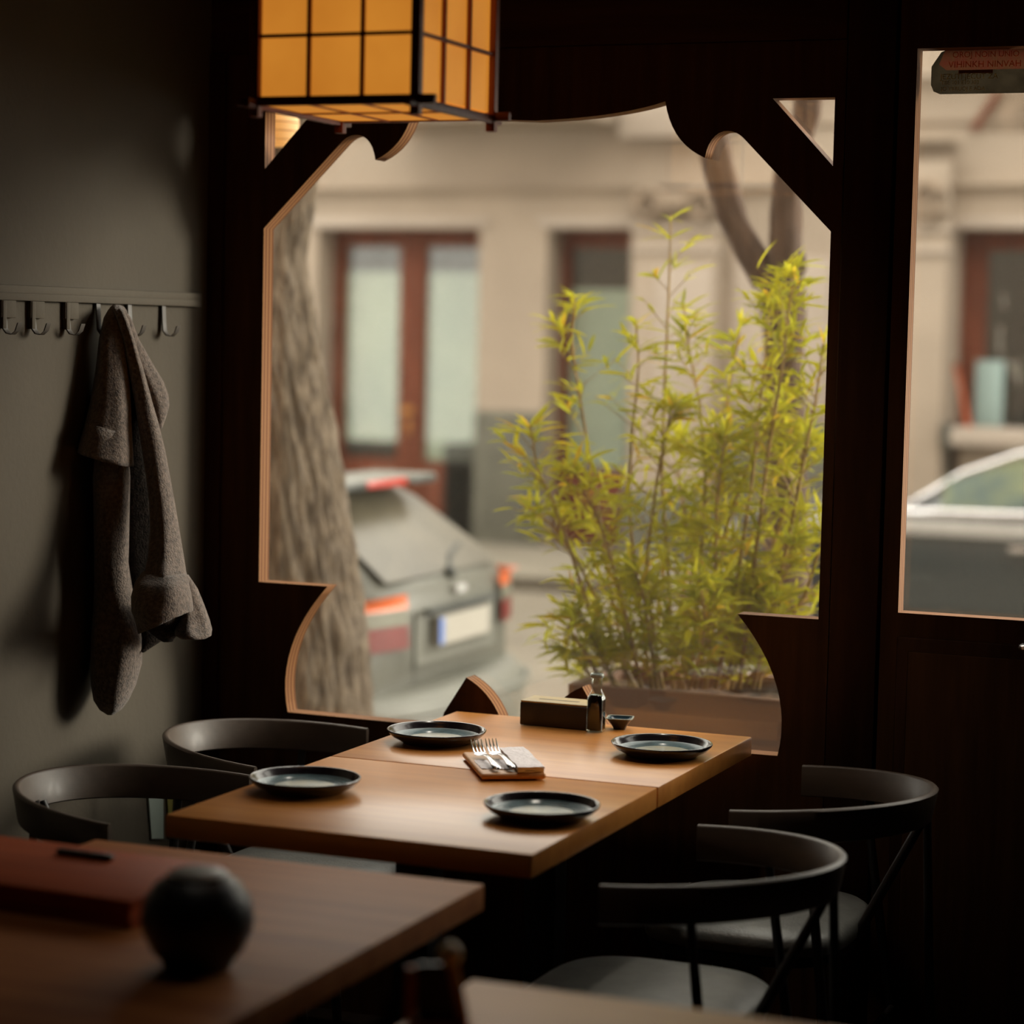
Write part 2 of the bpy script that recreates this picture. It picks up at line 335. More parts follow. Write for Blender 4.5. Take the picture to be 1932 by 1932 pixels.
# ---- door with the second window
door = struct(cut_panel('door_1', [(-1.148, .02), (-.19, .02), (-.19, 2.612), (-1.148, 2.612)],
              [[(W0, 1.036), (W1, 1.036), (W1, 2.228), (W0, 2.228)]], 0.0, .05, M['panel'], M['ply']), 'dark wooden door with a tall pane')
box('door_panel', W0+.0, W1, -.004, .002, .10, .985, M['post'], door, .004)
box('door_panel', W0+.025, W1-.025, -.0075, -.002, .13, .955, M['panel'], door, .004)
w2 = box('window_pane', W0-.01, W1+.01, .052, .056, 1.02, 2.24, M['glass'], door)
hd = tube('door_handle', [(-.838, -.002, .985), (-.838, -.05, .985), (-.825, -.06, .985), (-.71, -.06, .978)], .008, M['chrome'], door)

for k_ in ('sign_dark', 'sign_red', 'sign_txt', 'sign_txt_r'):
    nt = M[k_].node_tree; pb = nt.nodes['Principled BSDF']; tl = nt.nodes.new('ShaderNodeBsdfTranslucent'); mx_ = nt.nodes.new('ShaderNodeMixShader'); mx_.inputs[0].default_value = .85
    nt.links.new(pb.inputs['Base Color'].links[0].from_socket, tl.inputs[0]); nt.links.new(pb.outputs[0], mx_.inputs[1]); nt.links.new(tl.outputs[0], mx_.inputs[2]); nt.links.new(mx_.outputs[0], nt.nodes['Material Output'].inputs[0])
# sign fixed on the pane
sp = at_y(1757, 135, .048)
sx = sp.x
sign = thing('window_sign', 'dark rounded sign with red band and lettering on the upper pane of the door', 'sign', (sx, .049, 2.137))
bmS = bmesh.new(); outl = [(.02, 0), (.5, 0), (.5, .050), (.032, .050), (.016, .062), (.0245, .084), (.03, .092), (.02, .088), (0, .058), (0, .02), (.006, .006)]
bmS.faces.new([bmS.verts.new((x, 0, z)) for x, z in outl]); build('sign_plate', bmS, M['sign_dark'], sign)
bmS = bmesh.new(); bmS.faces.new([bmS.verts.new((x, 0, z)) for x, z in [(.032, .050), (.5, .050), (.5, .097), (.047, .097), (.030, .092), (.0245, .084), (.016, .062)]]); build('red_band', bmS, M['sign_red'], sign)
def text(name, s, x, z, size, m, parent, y=-.0016):
    cu = bpy.data.curves.new(name, 'FONT'); cu.body = s; cu.size = size; cu.extrude = .0002
    t = bpy.data.objects.new('tmp', cu); COL.objects.link(t); dg = bpy.context.evaluated_depsgraph_get()
    me = bpy.data.meshes.new_from_object(t.evaluated_get(dg)); bpy.data.objects.remove(t); me.materials.clear(); me.name = name
    me.transform(Matrix.Translation((x, y, z)) @ Matrix.Rotation(R(90), 4, 'X')); return new_obj(name, me, m, parent)
text('lettering', 'JEZUTI JECUT ZA', .020, .031, .016, M['sign_txt'], sign)
text('lettering', 'TBE 101 E10 303', .022, .020, .0115, M['sign_txt'], sign)
text('lettering', 'JO YRRUOJ E ADA', .022, .007, .0115, M['sign_txt'], sign)
text('lettering', 'OROJ NOIN UNIO', .044, .076, .017, M['sign_txt_r'], sign)
text('lettering', 'VIHINKH NINVAH', .036, .055, .019, M['sign_txt_r'], sign)
bmS = box_bm(.058, .13, -.0014, 0, .0425, .0495); build('tan_strip', bmS, M['sign_txt_r'], sign)

# unseen ceiling spots added to brighten the row of tables (above the frame)
def spot(x, y, P, label):
    t = thing('ceiling_spot', label, 'lamp', (x, y, ZC))
    bm = lathe_bm([(.075, -.004), (.075, 0), (.05, 0), (.045, -.003)], 28); bmesh.ops.delete(bm, geom=[f for f in bm.faces if len(f.verts) > 8], context='FACES'); build('trim_ring', bm, M['steel_dark'], t, True, 40)
    l = bpy.data.lights.new('bulb', 'SPOT'); l.energy = P; l.spot_size = R(54); l.spot_blend = .8; l.shadow_soft_size = .06; l.color = (1, .90, .76)
    o = bpy.data.objects.new('bulb', l); COL.objects.link(o); o.parent = t; o.location = (0, 0, -.02)
    return t
spot(-1.52, -.50, 38, 'recessed ceiling spot over the table by the window')
spot(-1.75, -2.0, 6, 'recessed ceiling spot over the blurred tables')
# ================================================================== DINING TABLES
def table(x0, x1, y0, y1, label, m, group=None, top=.75, th=.042):
    t = thing('dining_table', label, 'table', ((x0+x1)/2, (y0+y1)/2, 0), 0, group); a = (x1-x0)/2; b = (y1-y0)/2
    box('table_top', -a, a, -b, b, top-th, top, m, t, .0035)
    box('pedestal', -.035, .035, -.035, .035, .02, top-th, M['steel_dark'], t, .004)
    box('support_plate', -a*.6, a*.6, -.03, .03, top-th-.008, top-th, M['steel_dark'], t)
    box('base_plate', -.2, .2, -.2, .2, 0, .02, M['steel_dark'], t, .004)
    return t
table(-2.111, -1.411, -.694, -.050, 'orange-brown wooden two-seat table standing against the shaped window', M['table'])
table(-2.111, -1.411, -1.360, -.7005, 'orange-brown wooden two-seat table pushed against the one under the window', M['table'])
table(-2.111, -1.400, -2.62, -1.592, 'blurred brown wooden table holding the round black pot', M['table_f'])
table(-1.205, -.45, -2.95, -2.106, 'blurred light brown table at the bottom edge carrying a small wooden holder', M['table'])

# ================================================================== CHAIRS
def make_chair(label):
    c = thing('dining_chair', label, 'chair', (0, 0, 0), 0, None)
    A, B = .345, .272; n = 40
    def P(th, dr, z): # th -90..90 ; back at -x
        return Vector((-(A+dr)*math.cos(th), (B+dr)*math.sin(th), z))
    bm = bmesh.new(); rs = []
    for i in range(n+1):
        th = R(-88+176*i/n); c_ = math.cos(th); zt = .70+.022*c_; h = .068; fl = .006*c_
        sec = [P(th, .007+fl, zt-.004), P(th, .003+fl, zt), P(th, -.003+fl, zt), P(th, -.007+fl, zt-.004), P(th, -.007-fl, zt-h+.003), P(th, -.003-fl, zt-h), P(th, .003-fl, zt-h), P(th, .007-fl, zt-h+.003)]
        rs.append(sec)
    rings(bm, rs); build('backrest', bm, M['rim'], c, smooth=True, auto=50)
    # upholstered seat
    bm = bmesh.new(); rs = []; N = 48
    def se(a, b, t, p=3.4, cx=.0):
        ct, st = math.cos(t), math.sin(t); return (cx+a*math.copysign(abs(ct)**(2/p), ct), b*math.copysign(abs(st)**(2/p), st))
    for (k, z) in ((.90, .405), (.985, .410), (1.0, .425), (.985, .440), (.93, .449), (.7, .455), (.35, .457)):
        rs.append([Vector((*se(.212*k, .238*k, 2*math.pi*i/N), z)) for i in range(N)])
    rings(bm, rs); build('seat', bm, M['leather'], c, smooth=True, auto=60)
    bm = bmesh.new(); rs = []
    for (k, z) in ((.93, .385), (.955, .388), (.955, .404), (.93, .406)): rs.append([Vector((*se(.212*k, .238*k, 2*math.pi*i/N), z)) for i in range(N)])
    rings(bm, rs); build('seat_frame', bm, M['legwood'], c, smooth=True, auto=40)
    for s in (-1, 1):
        # rear leg rises outside the seat to carry the bent rim
        t1 = R(s*62); top = P(t1, -.002, .645)
        tube('leg', [top, Vector((top.x-.03, top.y+s*.012, .42)), Vector((-.25, s*.275, 0))], [.0085, .0105, .008], M['legwood'], c)
        tube('leg', [Vector((.13, s*.19, .39)), Vector((.175, s*.225, 0))], [.013, .008], M['legwood'], c)
    tube('back_post', [Vector((-.337, -.02, .67)), Vector((-.352, -.02, .35)), Vector((-.37, -.02, .0))], [.0085, .010, .008], M['legwood'], c)
    tube('brace', [Vector((-.334, .0, .665)), Vector((-.20, .0, .40))], [.009, .011], M['legwood'], c)
    tube('stretcher', [Vector((-.226, -.255, .2)), Vector((-.226, .255, .2))], .007, M['legwood'], c)
    return c
ch0 = make_chair('dark bent-rim chair pushed in beneath the coat, nearest the blurred table')
ch0.location = (-2.262, -1.005, 0)
def chair(x, y, rz, label):
    c = copy_tree(ch0); c.location = (x, y, 0); c.rotation_euler = (0, 0, rz); c['label'] = label; return c
chair(-2.298, -.372, R(0), 'dark bent-rim chair in the corner by the window wall, beneath the hooks')
chair(-1.318, -1.042, R(180), 'dark bent-rim chair on the door side of the front table, grey seat nearest the viewer')
chair(-1.305, -.335, R(180), 'dark bent-rim chair on the door side closest to the window wall')

# thin teal and yellow patches on the wall behind the chair rims
t = thing('wall_card', 'pale teal and yellow card low on the grey wall behind the chair rim', 'card', (XL, 0, 0))
for nm, a, b_, mm in (('teal_sheet', 276, 305, M['teal_card']), ('yellow_sheet', 311, 331, M['yellow_card'])):
    p = [at_x(a, 1490, XL), at_x(b_, 1490, XL), at_x(b_, 1582, XL), at_x(a+7, 1582, XL)]
    bm = bmesh.new(); v = [bm.verts.new((.005, q.y, q.z)) for q in p] + [bm.verts.new((.0, q.y, q.z)) for q in p]
    for f in ((0, 1, 2, 3), (7, 6, 5, 4), (0, 4, 5, 1), (1, 5, 6, 2), (2, 6, 7, 3), (3, 7, 4, 0)): bm.faces.new([v[i] for i in f])
    build(nm, bm, mm, t)

# ================================================================== PLATES
def make_plate(label):
    p = thing('plate', label, 'plate', (0, 0, 0), 0, None)
    n = 56
    bm = bmesh.new()
    prof = [(.066, 0), (.072, .001), (.078, .006), (.094, .014), (.1035, .0235), (.105, .0275), (.1035, .0290), (.101, .0280), (.0985, .0225), (.0935, .0150)]
    bm = lathe_bm(prof, n); bmesh.ops.delete(bm, geom=[f for f in bm.faces if len(f.verts) > 8 and f.calc_center_median().z > .01], context='FACES')
    build('plate_body', bm, M['plate_out'], p, smooth=True, auto=70)
    rs = [(.0936, .0150), (.086, .0120), (.072, .0108), (.058, .0103), (.042, .0100), (.02, .0100)]
    bm = lathe_bm(rs, n, mis=[0, 0, 0, 1, 1, 1])
    bmesh.ops.delete(bm, geom=[f for f in bm.faces if len(f.verts) > 8 and f.calc_center_median().z > .011], context='FACES')
    build('glazed_well', bm, [M['plate_in'], M['plate_mid']], p, smooth=True, auto=70)
    return p
pl0 = make_plate('dark-rimmed blue plate beside the cutlery board, under the window sill')
pl0.location = (-1.985, -.450, .75)
for x, y, l in ((-1.513, -.368, 'dark-rimmed blue plate near the sauce bottle, on the door side'),
                (-1.988, -1.055, 'dark-rimmed blue plate next to the chair rim below the coat'),
                (-1.505, -1.075, 'dark-rimmed blue plate on the near corner, in front of the cutlery board')):
    c = copy_tree(pl0); c.location = (x, y, .75); c['label'] = l; c.rotation_euler = (0, 0, random.random()*6)

# ================================================================== CUTLERY BOARD, FORKS, NAPKINS
bc = Vector((-1.7425, -.672, .75)); ba = R(-58)
brd = thing('serving_board', 'small rounded wooden board carrying forks and napkins across the table joint', 'board', bc, ba)
build('board_plate', box_bm(-.121, .121, -.064, .064, .003, .015, .0055, seg=3), M['light_wood'], brd, True, 50)
for sx_ in (-.09, .09): box('board_foot', sx_-.008, sx_+.008, -.05, .05, 0, .004, M['light_wood'], brd, .001)
def bl(x, y, z): # board local -> world
    return Vector((bc.x+x*math.cos(ba)-y*math.sin(ba), bc.y+x*math.sin(ba)+y*math.cos(ba), .75+z))
def napkin(label, x0, x1, y0, y1, z, th=.0035, layers=3):
    n = thing('napkin', label, 'napkin', bl((x0+x1)/2, (y0+y1)/2, z), ba)
    a, b = (x1-x0)/2, (y1-y0)/2
    for k in range(layers):
        bm = bmesh.new(); NX, NY = 10, 5; g = []
        for s in (0, 1):
            g.append([[bm.verts.new((-a+2*a*i/NX+(random.uniform(-.002, .002) if i in (0, NX) else 0)+.002*k, -b+2*b*j/NY+(random.uniform(-.0015, .0015) if j in (0, NY) else 0), k*th+s*th*.8+.0015*noise.noise(Vector((i*.5, j*.6, k*3.1))))) for j in range(NY+1)] for i in range(NX+1)])
        for i in range(NX):
            for j in range(NY):
                bm.faces.new((g[1][i][j], g[1][i+1][j], g[1][i+1][j+1], g[1][i][j+1])); bm.faces.new((g[0][i][j+1], g[0][i+1][j+1], g[0][i+1][j], g[0][i][j]))
        for i in range(NX): bm.faces.new((g[0][i][0], g[0][i+1][0], g[1][i+1][0], g[1][i][0])); bm.faces.new((g[1][i][NY], g[1][i+1][NY], g[0][i+1][NY], g[0][i][NY]))
        for j in range(NY): bm.faces.new((g[1][0][j], g[1][0][j+1], g[0][0][j+1], g[0][0][j])); bm.faces.new((g[0][NX][j], g[0][NX][j+1], g[1][NX][j+1], g[1][NX][j]))
        build('paper_layer', bm, M['napkin'], n, True, 50)
    return n
napkin('thick white folded napkin beside the forks on the board', -.105, .115, .008, .060, .0155, .0042, 3)
napkin('narrow white napkin under the fork beside the thick napkin', -.02, .080, -.026, .005, .0155, .0012, 1)
napkin('narrow white napkin under the fork at the outer edge of the board', -.02, .072, -.056, -.030, .0155, .0012, 1)
def make_fork(label):
    f = thing('fork', label, 'fork', (0, 0, 0))
    # local +x towards tines ; length .19
    def strip(pts, name):
        bm = bmesh.new(); rs = []
        for x, w, z, th in pts: rs.append([Vector((x, -w, z)), Vector((x, -w*.6, z+th)), Vector((x, w*.6, z+th)), Vector((x, w, z)), Vector((x, w*.6, z-th*.4)), Vector((x, -w*.6, z-th*.4))])
        rings(bm, rs); return build(name, bm, M['steel'], f, True, 60)
    strip([(-.095, .004, .006, .002), (-.092, .0085, .007, .0025), (-.075, .0088, .010, .003), (-.04, .006, .014, .003), (0, .0036, .015, .003), (.022, .003, .012, .003), (.034, .005, .009, .002), (.046, .011, .007, .0016), (.056, .0125, .008, .0014), (.062, .0128, .010, .0013)], 'handle')
    for k in range(4):
        y = -.0107+.00713*k
        bm = bmesh.new(); rs = []
        for x, z, w in ((.061, .0098, .0023), (.075, .014, .0021), (.090, .021, .0017), (.102, .030, .0008)):
            rs.append([Vector((x, y-w, z)), Vector((x, y, z+.0016)), Vector((x, y+w, z)), Vector((x, y, z-.0012))])
        rings(bm, rs); build('tine', bm, M['steel'], f, True, 70)
    return f
fk = make_fork('steel fork lying at the outer edge of the wooden board')
fk.location = bl(.012, -.036, .0155); fk.rotation_euler = (0, 0, ba+R(180)+R(3))
f2 = copy_tree(fk); f2.location = bl(.012, -.006, .0165); f2['label'] = 'steel fork lying beside the thick white napkin'

# ================================================================== NAPKIN BOX, BOTTLE, DISH
nb = thing('napkin_box', 'dark box with pale slotted top against the window sill', 'box', (-1.834, -.1575, .75), 0)
a = .079
build('box_body', box_bm(-a, a, 0, .083, .001, .052, .003), M['box_side'], nb, True, 50)
lid = build('box_lid', box_bm(-a+.001, a-.001, .001, .082, .052, .0555, .0012), M['box_top'], nb, True, 50)
box('slot', -.048, .046, .037, .043, .0550, .0559, M['box_side'], lid)
bt = thing('sauce_bottle', 'small square glass bottle of dark sauce beside the napkin box', 'bottle', (-1.7335, -.1575, .75), R(0))
def sq_ring(a, z, p, n=24):
    out = []
    for i in range(n):
        t = 2*math.pi*i/n+.13; ct, st = math.cos(t), math.sin(t); out.append(Vector((a*math.copysign(abs(ct)**(2/p), ct), a*math.copysign(abs(st)**(2/p), st), z)))
    return out
bm = bmesh.new(); rs = [sq_ring(a_, z_, p_) for a_, z_, p_ in ((.0165, 0, 3), (.0188, .003, 4.5), (.0188, .064, 4.5), (.0178, .071, 3.5), (.0150, .077, 2.4), (.0118, .083, 2), (.0112, .088, 2), (.0112, .105, 2), (.0135, .108, 2), (.0140, .112, 2), (.0135, .117, 2), (.0115, .118, 2))]
rings(bm, rs, cap1=False); build('glass_body', bm, M['glass_clear'], bt, True, 50)
bm = bmesh.new(); rs = [sq_ring(a_, z_, p_) for a_, z_, p_ in ((.0150, .004, 3), (.0172, .006, 4.5), (.0172, .063, 4.5), (.0164, .070, 3.5), (.0142, .0745, 2.4))]
rings(bm, rs); build('dark_sauce', bm, M['soy'], bt, True, 50)
bm = lathe_bm([(.0118, .108), (.0146, .109), (.0150, .112), (.0146, .1155), (.0125, .1165), (.0118, .114)], 24)
bmesh.ops.delete(bm, geom=[f for f in bm.faces if len(f.verts) > 8], context='FACES'); build('bottle_lip', bm, M['dish_rim'], bt, True, 60)
ds = thing('sauce_dish', 'small flared square dish with blue glaze behind the sauce bottle', 'dish', (-1.700, -.095, .75), R(12))
bm = bmesh.new(); rings(bm, [sq_ring(a_, z_, 6, 32) for a_, z_ in ((.013, 0), (.014, .004), (.019, .012), (.028, .0235), (.029, .0245), (.027, .0245))], cap1=False)
build('dish_body', bm, M['plate_out'], ds, True, 50)
bm = bmesh.new(); rings(bm, [sq_ring(a_, z_, 6, 32) for a_, z_ in ((.0294, .0243), (.0294, .0258), (.0258, .0258), (.0258, .0243))], cap0=False, cap1=False); build('dish_rim', bm, M['dish_rim'], ds, True, 50)
bm = bmesh.new(); rings(bm, [sq_ring(a_, z_, 6, 32) for a_, z_ in ((.0268, .0244), (.019, .017), (.012, .0145))], cap0=False); build('dish_glaze', bm, mat('deep_blue_glaze', (.02, .065, .10), .15, var=.2), ds, True, 50)

bt.scale = (1, 1, 1.10)
# ================================================================== BLURRED THINGS NEAR THE CAMERA
pot = thing('round_pot', 'round black pot with a grey lid, out of focus on the brown table', 'pot', (-1.560, -2.222, .75))
bm = lathe_bm([(.040, 0), (.046, .003), (.048, .010), (.062, .026), (.074, .052), (.0765, .072), (.072, .095), (.058, .116), (.044, .125), (.040, .126)], 40)
build('pot_body', bm, M['pot'], pot, True, 60)
bm = lathe_bm([(.041, .1255), (.041, .130), (.034, .134), (.018, .1355), (.004, .136)], 32); build('pot_lid', bm, M['pot_lid'], pot, True, 60)
tr_ = thing('wooden_tray', 'low red-brown wooden tray box beside the black pot', 'tray', (-1.955, -1.945, .75), R(-2))
box('tray_base', -.215, .215, -.135, .135, 0, .012, M['redwood'], tr_, .002)
box('tray_lid', -.215, .215, -.135, .135, .030, .042, M['redwood'], tr_, .003)
for n_, a in (('tray_side', (-.213, -.203, -.133, .133)), ('tray_side', (.203, .213, -.133, .133)), ('tray_side', (-.203, .203, -.133, -.123)), ('tray_side', (-.203, .203, .123, .133))):
    box(n_, *a, .012, .030, M['redwood'], tr_)
box('tray_handle', -.05, .05, .06, .075, .042, .052, M['pot'], tr_, .003)
mh = thing('card_holder', 'small wooden holder with a dark panel and pale round knob, blurred at the bottom edge', 'holder', (-1.163, -2.338, .75), R(25))
box('holder_foot', -.030, .048, -.03, .03, 0, .012, M['redwood'], mh, .003)
build('upright', tube_bm([(-.026, 0, .01), (-.026, 0, .078)], [.0075, .0065], 10), mat('orange_brown_upright', (.60, .15, .045), .5, spec=.15), mh, True, 60)
build('upright', tube_bm([(.040, 0, .01), (.024, 0, .088)], [.0085, .008], 10), M['light_wood'], mh, True, 60)
build('dark_panel', prism_bm([(-.018, .012), (.034, .012), (.020, .082), (-.018, .082)], -.004, .004), M['pot'], mh)
bm = bmesh.new(); bmesh.ops.create_uvsphere(bm, u_segments=16, v_segments=10, radius=.0155); bmesh.ops.translate(bm, verts=bm.verts, vec=(.022, 0, .094)); build('round_knob', bm, mat('pale_knob_wood', (.85, .58, .26), .45, var=.1), mh, True)

# ================================================================== LANTERN
LZ = 2.0; lx0, lx1, ly0, ly1 = -1.998, -1.690, -1.268, -.930
lcx, lcy = (lx0+lx1)/2, (ly0+ly1)/2; la, lb = (lx1-lx0)/2, (ly1-ly0)/2
lan = thing('paper_lantern', 'glowing orange square paper lantern in a dark wooden lattice', 'lantern', (lcx, lcy, LZ))
HT = .46
M['lampwood_h'] = wood('lantern_wood_rail', (.24, .05, .016), (.15, .03, .01), rough=.5, axis='x', scale=4)
for nm, a in (('paper_side', (-la+.004, la-.004, -lb+.004, -lb+.006)), ('paper_side', (-la+.004, la-.004, lb-.006, lb-.004)), ('paper_side', (-la+.004, -la+.006, -lb+.004, lb-.004)), ('paper_side', (la-.006, la-.004, -lb+.004, lb-.004))):
    box(nm, *a, .016, HT, M['paper'], lan)
box('paper_bottom', -la+.006, la-.006, -lb+.006, lb-.006, .004, .006, M['paper'], lan)
for sx_ in (-1, 1):
    for sy_ in (-1, 1):
        box('corner_post', sx_*la-.0085, sx_*la+.0085, sy_*lb-.0085, sy_*lb+.0085, -.018, HT+.01, M['lampwood'], lan, .001)
for z in (.0, HT-.01):
    for s in (-1, 1):
        box('rail', -la-.036, la+.036, s*lb-.006, s*lb+.006, z+.001, z+.017, M['lampwood_h'], lan, .001)
        box('rail', s*la-.006, s*la+.006, -lb-.036, lb+.036, z-.004, z+.012, M['lampwood_h'], lan, .001)
for s in (-1, 1):
    for k in (1, 2):
        u = -la+2*la*k/3; box('lattice_bar', u-.003, u+.003, s*lb-.004, s*lb+.004, .012, HT, M['lampwood'], lan)
        u = -lb+2*lb*k/3; box('lattice_bar', s*la-.004, s*la+.004, u-.003, u+.003, .012, HT, M['lampwood'], lan)
    for k in (1, 2, 3):
        z = .008+.1135*k
        box('lattice_bar', -la, la, s*lb-.004, s*lb+.004, z-.003, z+.003, M['lampwood'], lan)
        box('lattice_bar', s*la-.004, s*la+.004, -lb, lb, z-.003, z+.003, M['lampwood'], lan)
for k in (1, 2):
    u = -la+2*la*k/3; box('lattice_bar', u-.0018, u+.0018, -lb, lb, .001, .004, M['lampwood'], lan)
u = 0.0; box('lattice_bar', -la, la, u-.0018, u+.0018, .001, .004, M['lampwood'], lan)
tube('cord', [(0, 0, HT), (0, 0, ZC-LZ)], .004, M['steel_dark'], lan, 6)
box('cord_bar', -la, la, -.008, .008, HT-.012, HT+.004, M['lampwood'], lan)

ol = at_y(522, 232, .62)  # added lantern stands in for an orange glow outside
t = thing('round_lantern', 'orange round lantern hanging outside behind the small corner cut-out', 'lantern', tuple(ol))
bm = lathe_bm([(.012, -.062), (.035, -.058), (.052, -.038), (.060, 0), (.052, .038), (.035, .058), (.012, .062)], 28); build('paper_globe', bm, M['paper'], t, True, 50)
for k in range(-2, 3):
    z_ = k*.022; r_ = .061*math.sqrt(max(.1, 1-(z_/.068)**2)); bm = lathe_bm([(r_, z_-.001), (r_+.0015, z_), (r_, z_+.001)], 28); bmesh.ops.delete(bm, geom=[f for f in bm.faces if len(f.verts) > 8], context='FACES'); build('hoop', bm, M['lampwood'], t)
tube('cord', [(0, 0, .06), (0, 0, 2.80-ol.z)], .003, M['steel_dark'], t, 6)
tube('bracket', [(0, 0, 2.80-ol.z), (0, .35-ol.y+.0, 2.80-ol.z)], .006, M['steel_dark'], t, 6)
# ================================================================== COAT RAIL, HOOKS, COAT
rail = thing('coat_rail', 'grey painted coat rail with a row of hooks on the grey wall', 'coat rail', (XL, -.5, 1.64))
box('rail_board', .0, .014, -1.0, .44, .018, .034, M['wall'], rail, .002)
hk_y = [-1.12, -.99, -.865, -.759, -.627, -.503, -.372, -.222]
M['hookmat'] = mat('dark_grey_hook', (.10, .09, .08), .5, var=.1)
for i, y in enumerate(hk_y):
    yy = y+.5
    if i < 5:   # broad flat grey brackets
        bm = box_bm(.0, .011, yy-.012, yy+.040, -.018, .020, .002)
        box_bm(.0, .013, yy-.010, yy+.004, -.040, .018, .002, bm)
        build('bracket', bm, M['wall'], rail, True, 40)
    pts = [(.006, yy, .018), (.008, yy, -.02), (.010, yy, -.040), (.018, yy, -.050), (.030, yy, -.052), (.040, yy, -.044), (.046, yy, -.028)]
    rs = []
    bm = bmesh.new()
    for (x, y_, z) in pts: rs.append([Vector((x-.0015, y_-.008, z)), Vector((x+.0015, y_-.008, z+.001)), Vector((x+.0015, y_+.008, z+.001)), Vector((x-.0015, y_+.008, z))])
    rings(bm, rs); build('hook', bm, M['hookmat'], rail, True, 50)

coat = thing('coat', 'grey-brown wool coat hanging from a hook on the grey wall', 'coat', (-2.70, -.52, .75))
def loft(name, st, xw, dep, m, seed=0, wr=.06, n=28, hollow=False, sub=3, tilt=0):
    """st: (y, left, right) screen stations of a hanging fold; xw: distance of its middle from the room's x origin; dep: half depth"""
    pts = []
    for k in range(len(st)-1):
        for s in range(sub):
            t = s/sub; a, b = st[k], st[k+1]; e = t
            pts.append((a[0]+(b[0]-a[0])*t, a[1]+(b[1]-a[1])*e, a[2]+(b[2]-a[2])*e, (k+t)/(len(st)-1)))
    pts.append((*st[-1], 1.0))
    hr = Vector((.927, .373, 0)); hv = Vector((-.373, .927, 0))
    bm = bmesh.new(); rs = []
    for (y, l, r, u) in pts:
        xx = xw[0]+(xw[1]-xw[0])*u; dd = dep[0]+(dep[1]-dep[0])*u
        c = at_x((l+r)/2, y, xx); dist = (c-EYE).dot(fw); hw = (r-l)/2*dist/FPX
        dd = min(dd, max(hw*1.3, .01))
        ring = []
        for i in range(n):
            th = 2*math.pi*i/n
            q = 1+wr*math.sin(3*th+seed+u*2.2)+wr*.6*math.sin(5*th+seed*2-u*4)
            q2 = q*(1+.10*noise.noise(Vector((math.cos(th)*1.5+seed, math.sin(th)*1.5, c.z*9))))
            p = c+hr*(hw*math.cos(th))+hv*(dd*math.sin(th)*q2)+hr*(.10*hw*math.sin(th)*math.sin(u*5+seed))
            p.z += tilt*math.cos(th)*u**8*.03
            p.x = max(p.x, XL+.004)
            ring.append(p-Vector(coat.location))
        rs.append(ring)
    if hollow:
        last = rs[-1]; c = sum(last, Vector())/n
        for k, dz in ((.86, .004), (.80, .03), (.7, .07)): rs.append([c+(p-c)*k+Vector((0, 0, dz)) for p in last])
    rings(bm, rs); return build(name, bm, m, coat, True)
loft('body', [(575, 214, 226), (579, 209, 234), (586, 204, 239), (600, 196, 241), (640, 187, 241), (700, 180, 244), (760, 170, 247), (810, 158, 249), (845, 149, 251), (866, 147, 252)], (-2.755, -2.735), (.015, .10), M['wool'], 1.0, .06, hollow=True, tilt=-.5)
loft('sleeve', [(846, 186, 238), (868, 179, 243), (900, 176, 245), (980, 177, 244), (1060, 178, 243), (1110, 178, 252), (1150, 176, 263), (1200, 172, 270), (1250, 171, 268), (1290, 172, 257), (1320, 177, 243), (1338, 188, 230), (1348, 202, 214)], (-2.735, -2.72), (.10, .07), M['wool'], 2.1, .08)
loft('back_panel', [(584, 212, 232), (650, 214, 256), (760, 214, 285), (880, 216, 305), (1000, 216, 322), (1100, 220, 335), (1160, 232, 335), (1200, 246, 318), (1222, 262, 285), (1230, 268, 274)], (-2.75, -2.66), (.03, .13), M['wool_in'], .5, .05)  # fold darkened as shade; deep so no light slips behind the coat
loft('front_panel', [(577, 216, 228), (584, 213, 234), (600, 220, 241), (640, 232, 254), (700, 243, 272), (760, 254, 288), (800, 260, 300), (850, 268, 312), (900, 276, 321), (950, 282, 330), (1000, 284, 338), (1050, 280, 346), (1090, 272, 352)], (-2.75, -2.57), (.012, .08), M['wool'], 3.0, .12)
loft('cuff', [(1080, 268, 352), (1100, 254, 357), (1125, 248, 361), (1150, 250, 363), (1172, 262, 362)], (-2.575, -2.55), (.08, .08), M['wool'], 4.0, .05, hollow=True, tilt=.9)
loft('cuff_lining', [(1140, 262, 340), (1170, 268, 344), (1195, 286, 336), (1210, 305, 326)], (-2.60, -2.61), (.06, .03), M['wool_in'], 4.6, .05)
loft('hood', [(577, 218, 230), (584, 220, 236), (600, 230, 247), (640, 238, 262), (690, 252, 290), (720, 262, 308), (745, 272, 317), (765, 280, 319), (785, 288, 314), (808, 299, 306)], (-2.75, -2.66), (.010, .09), M['wool'], 5.2, .08)
loft('collar_flap', [(1085, 338, 356), (1110, 342, 372), (1140, 340, 384), (1170, 336, 395), (1188, 330, 400), (1198, 330, 399), (1203, 338, 390)], (-2.56, -2.53), (.04, .06), M['wool'], 6.1, .12)

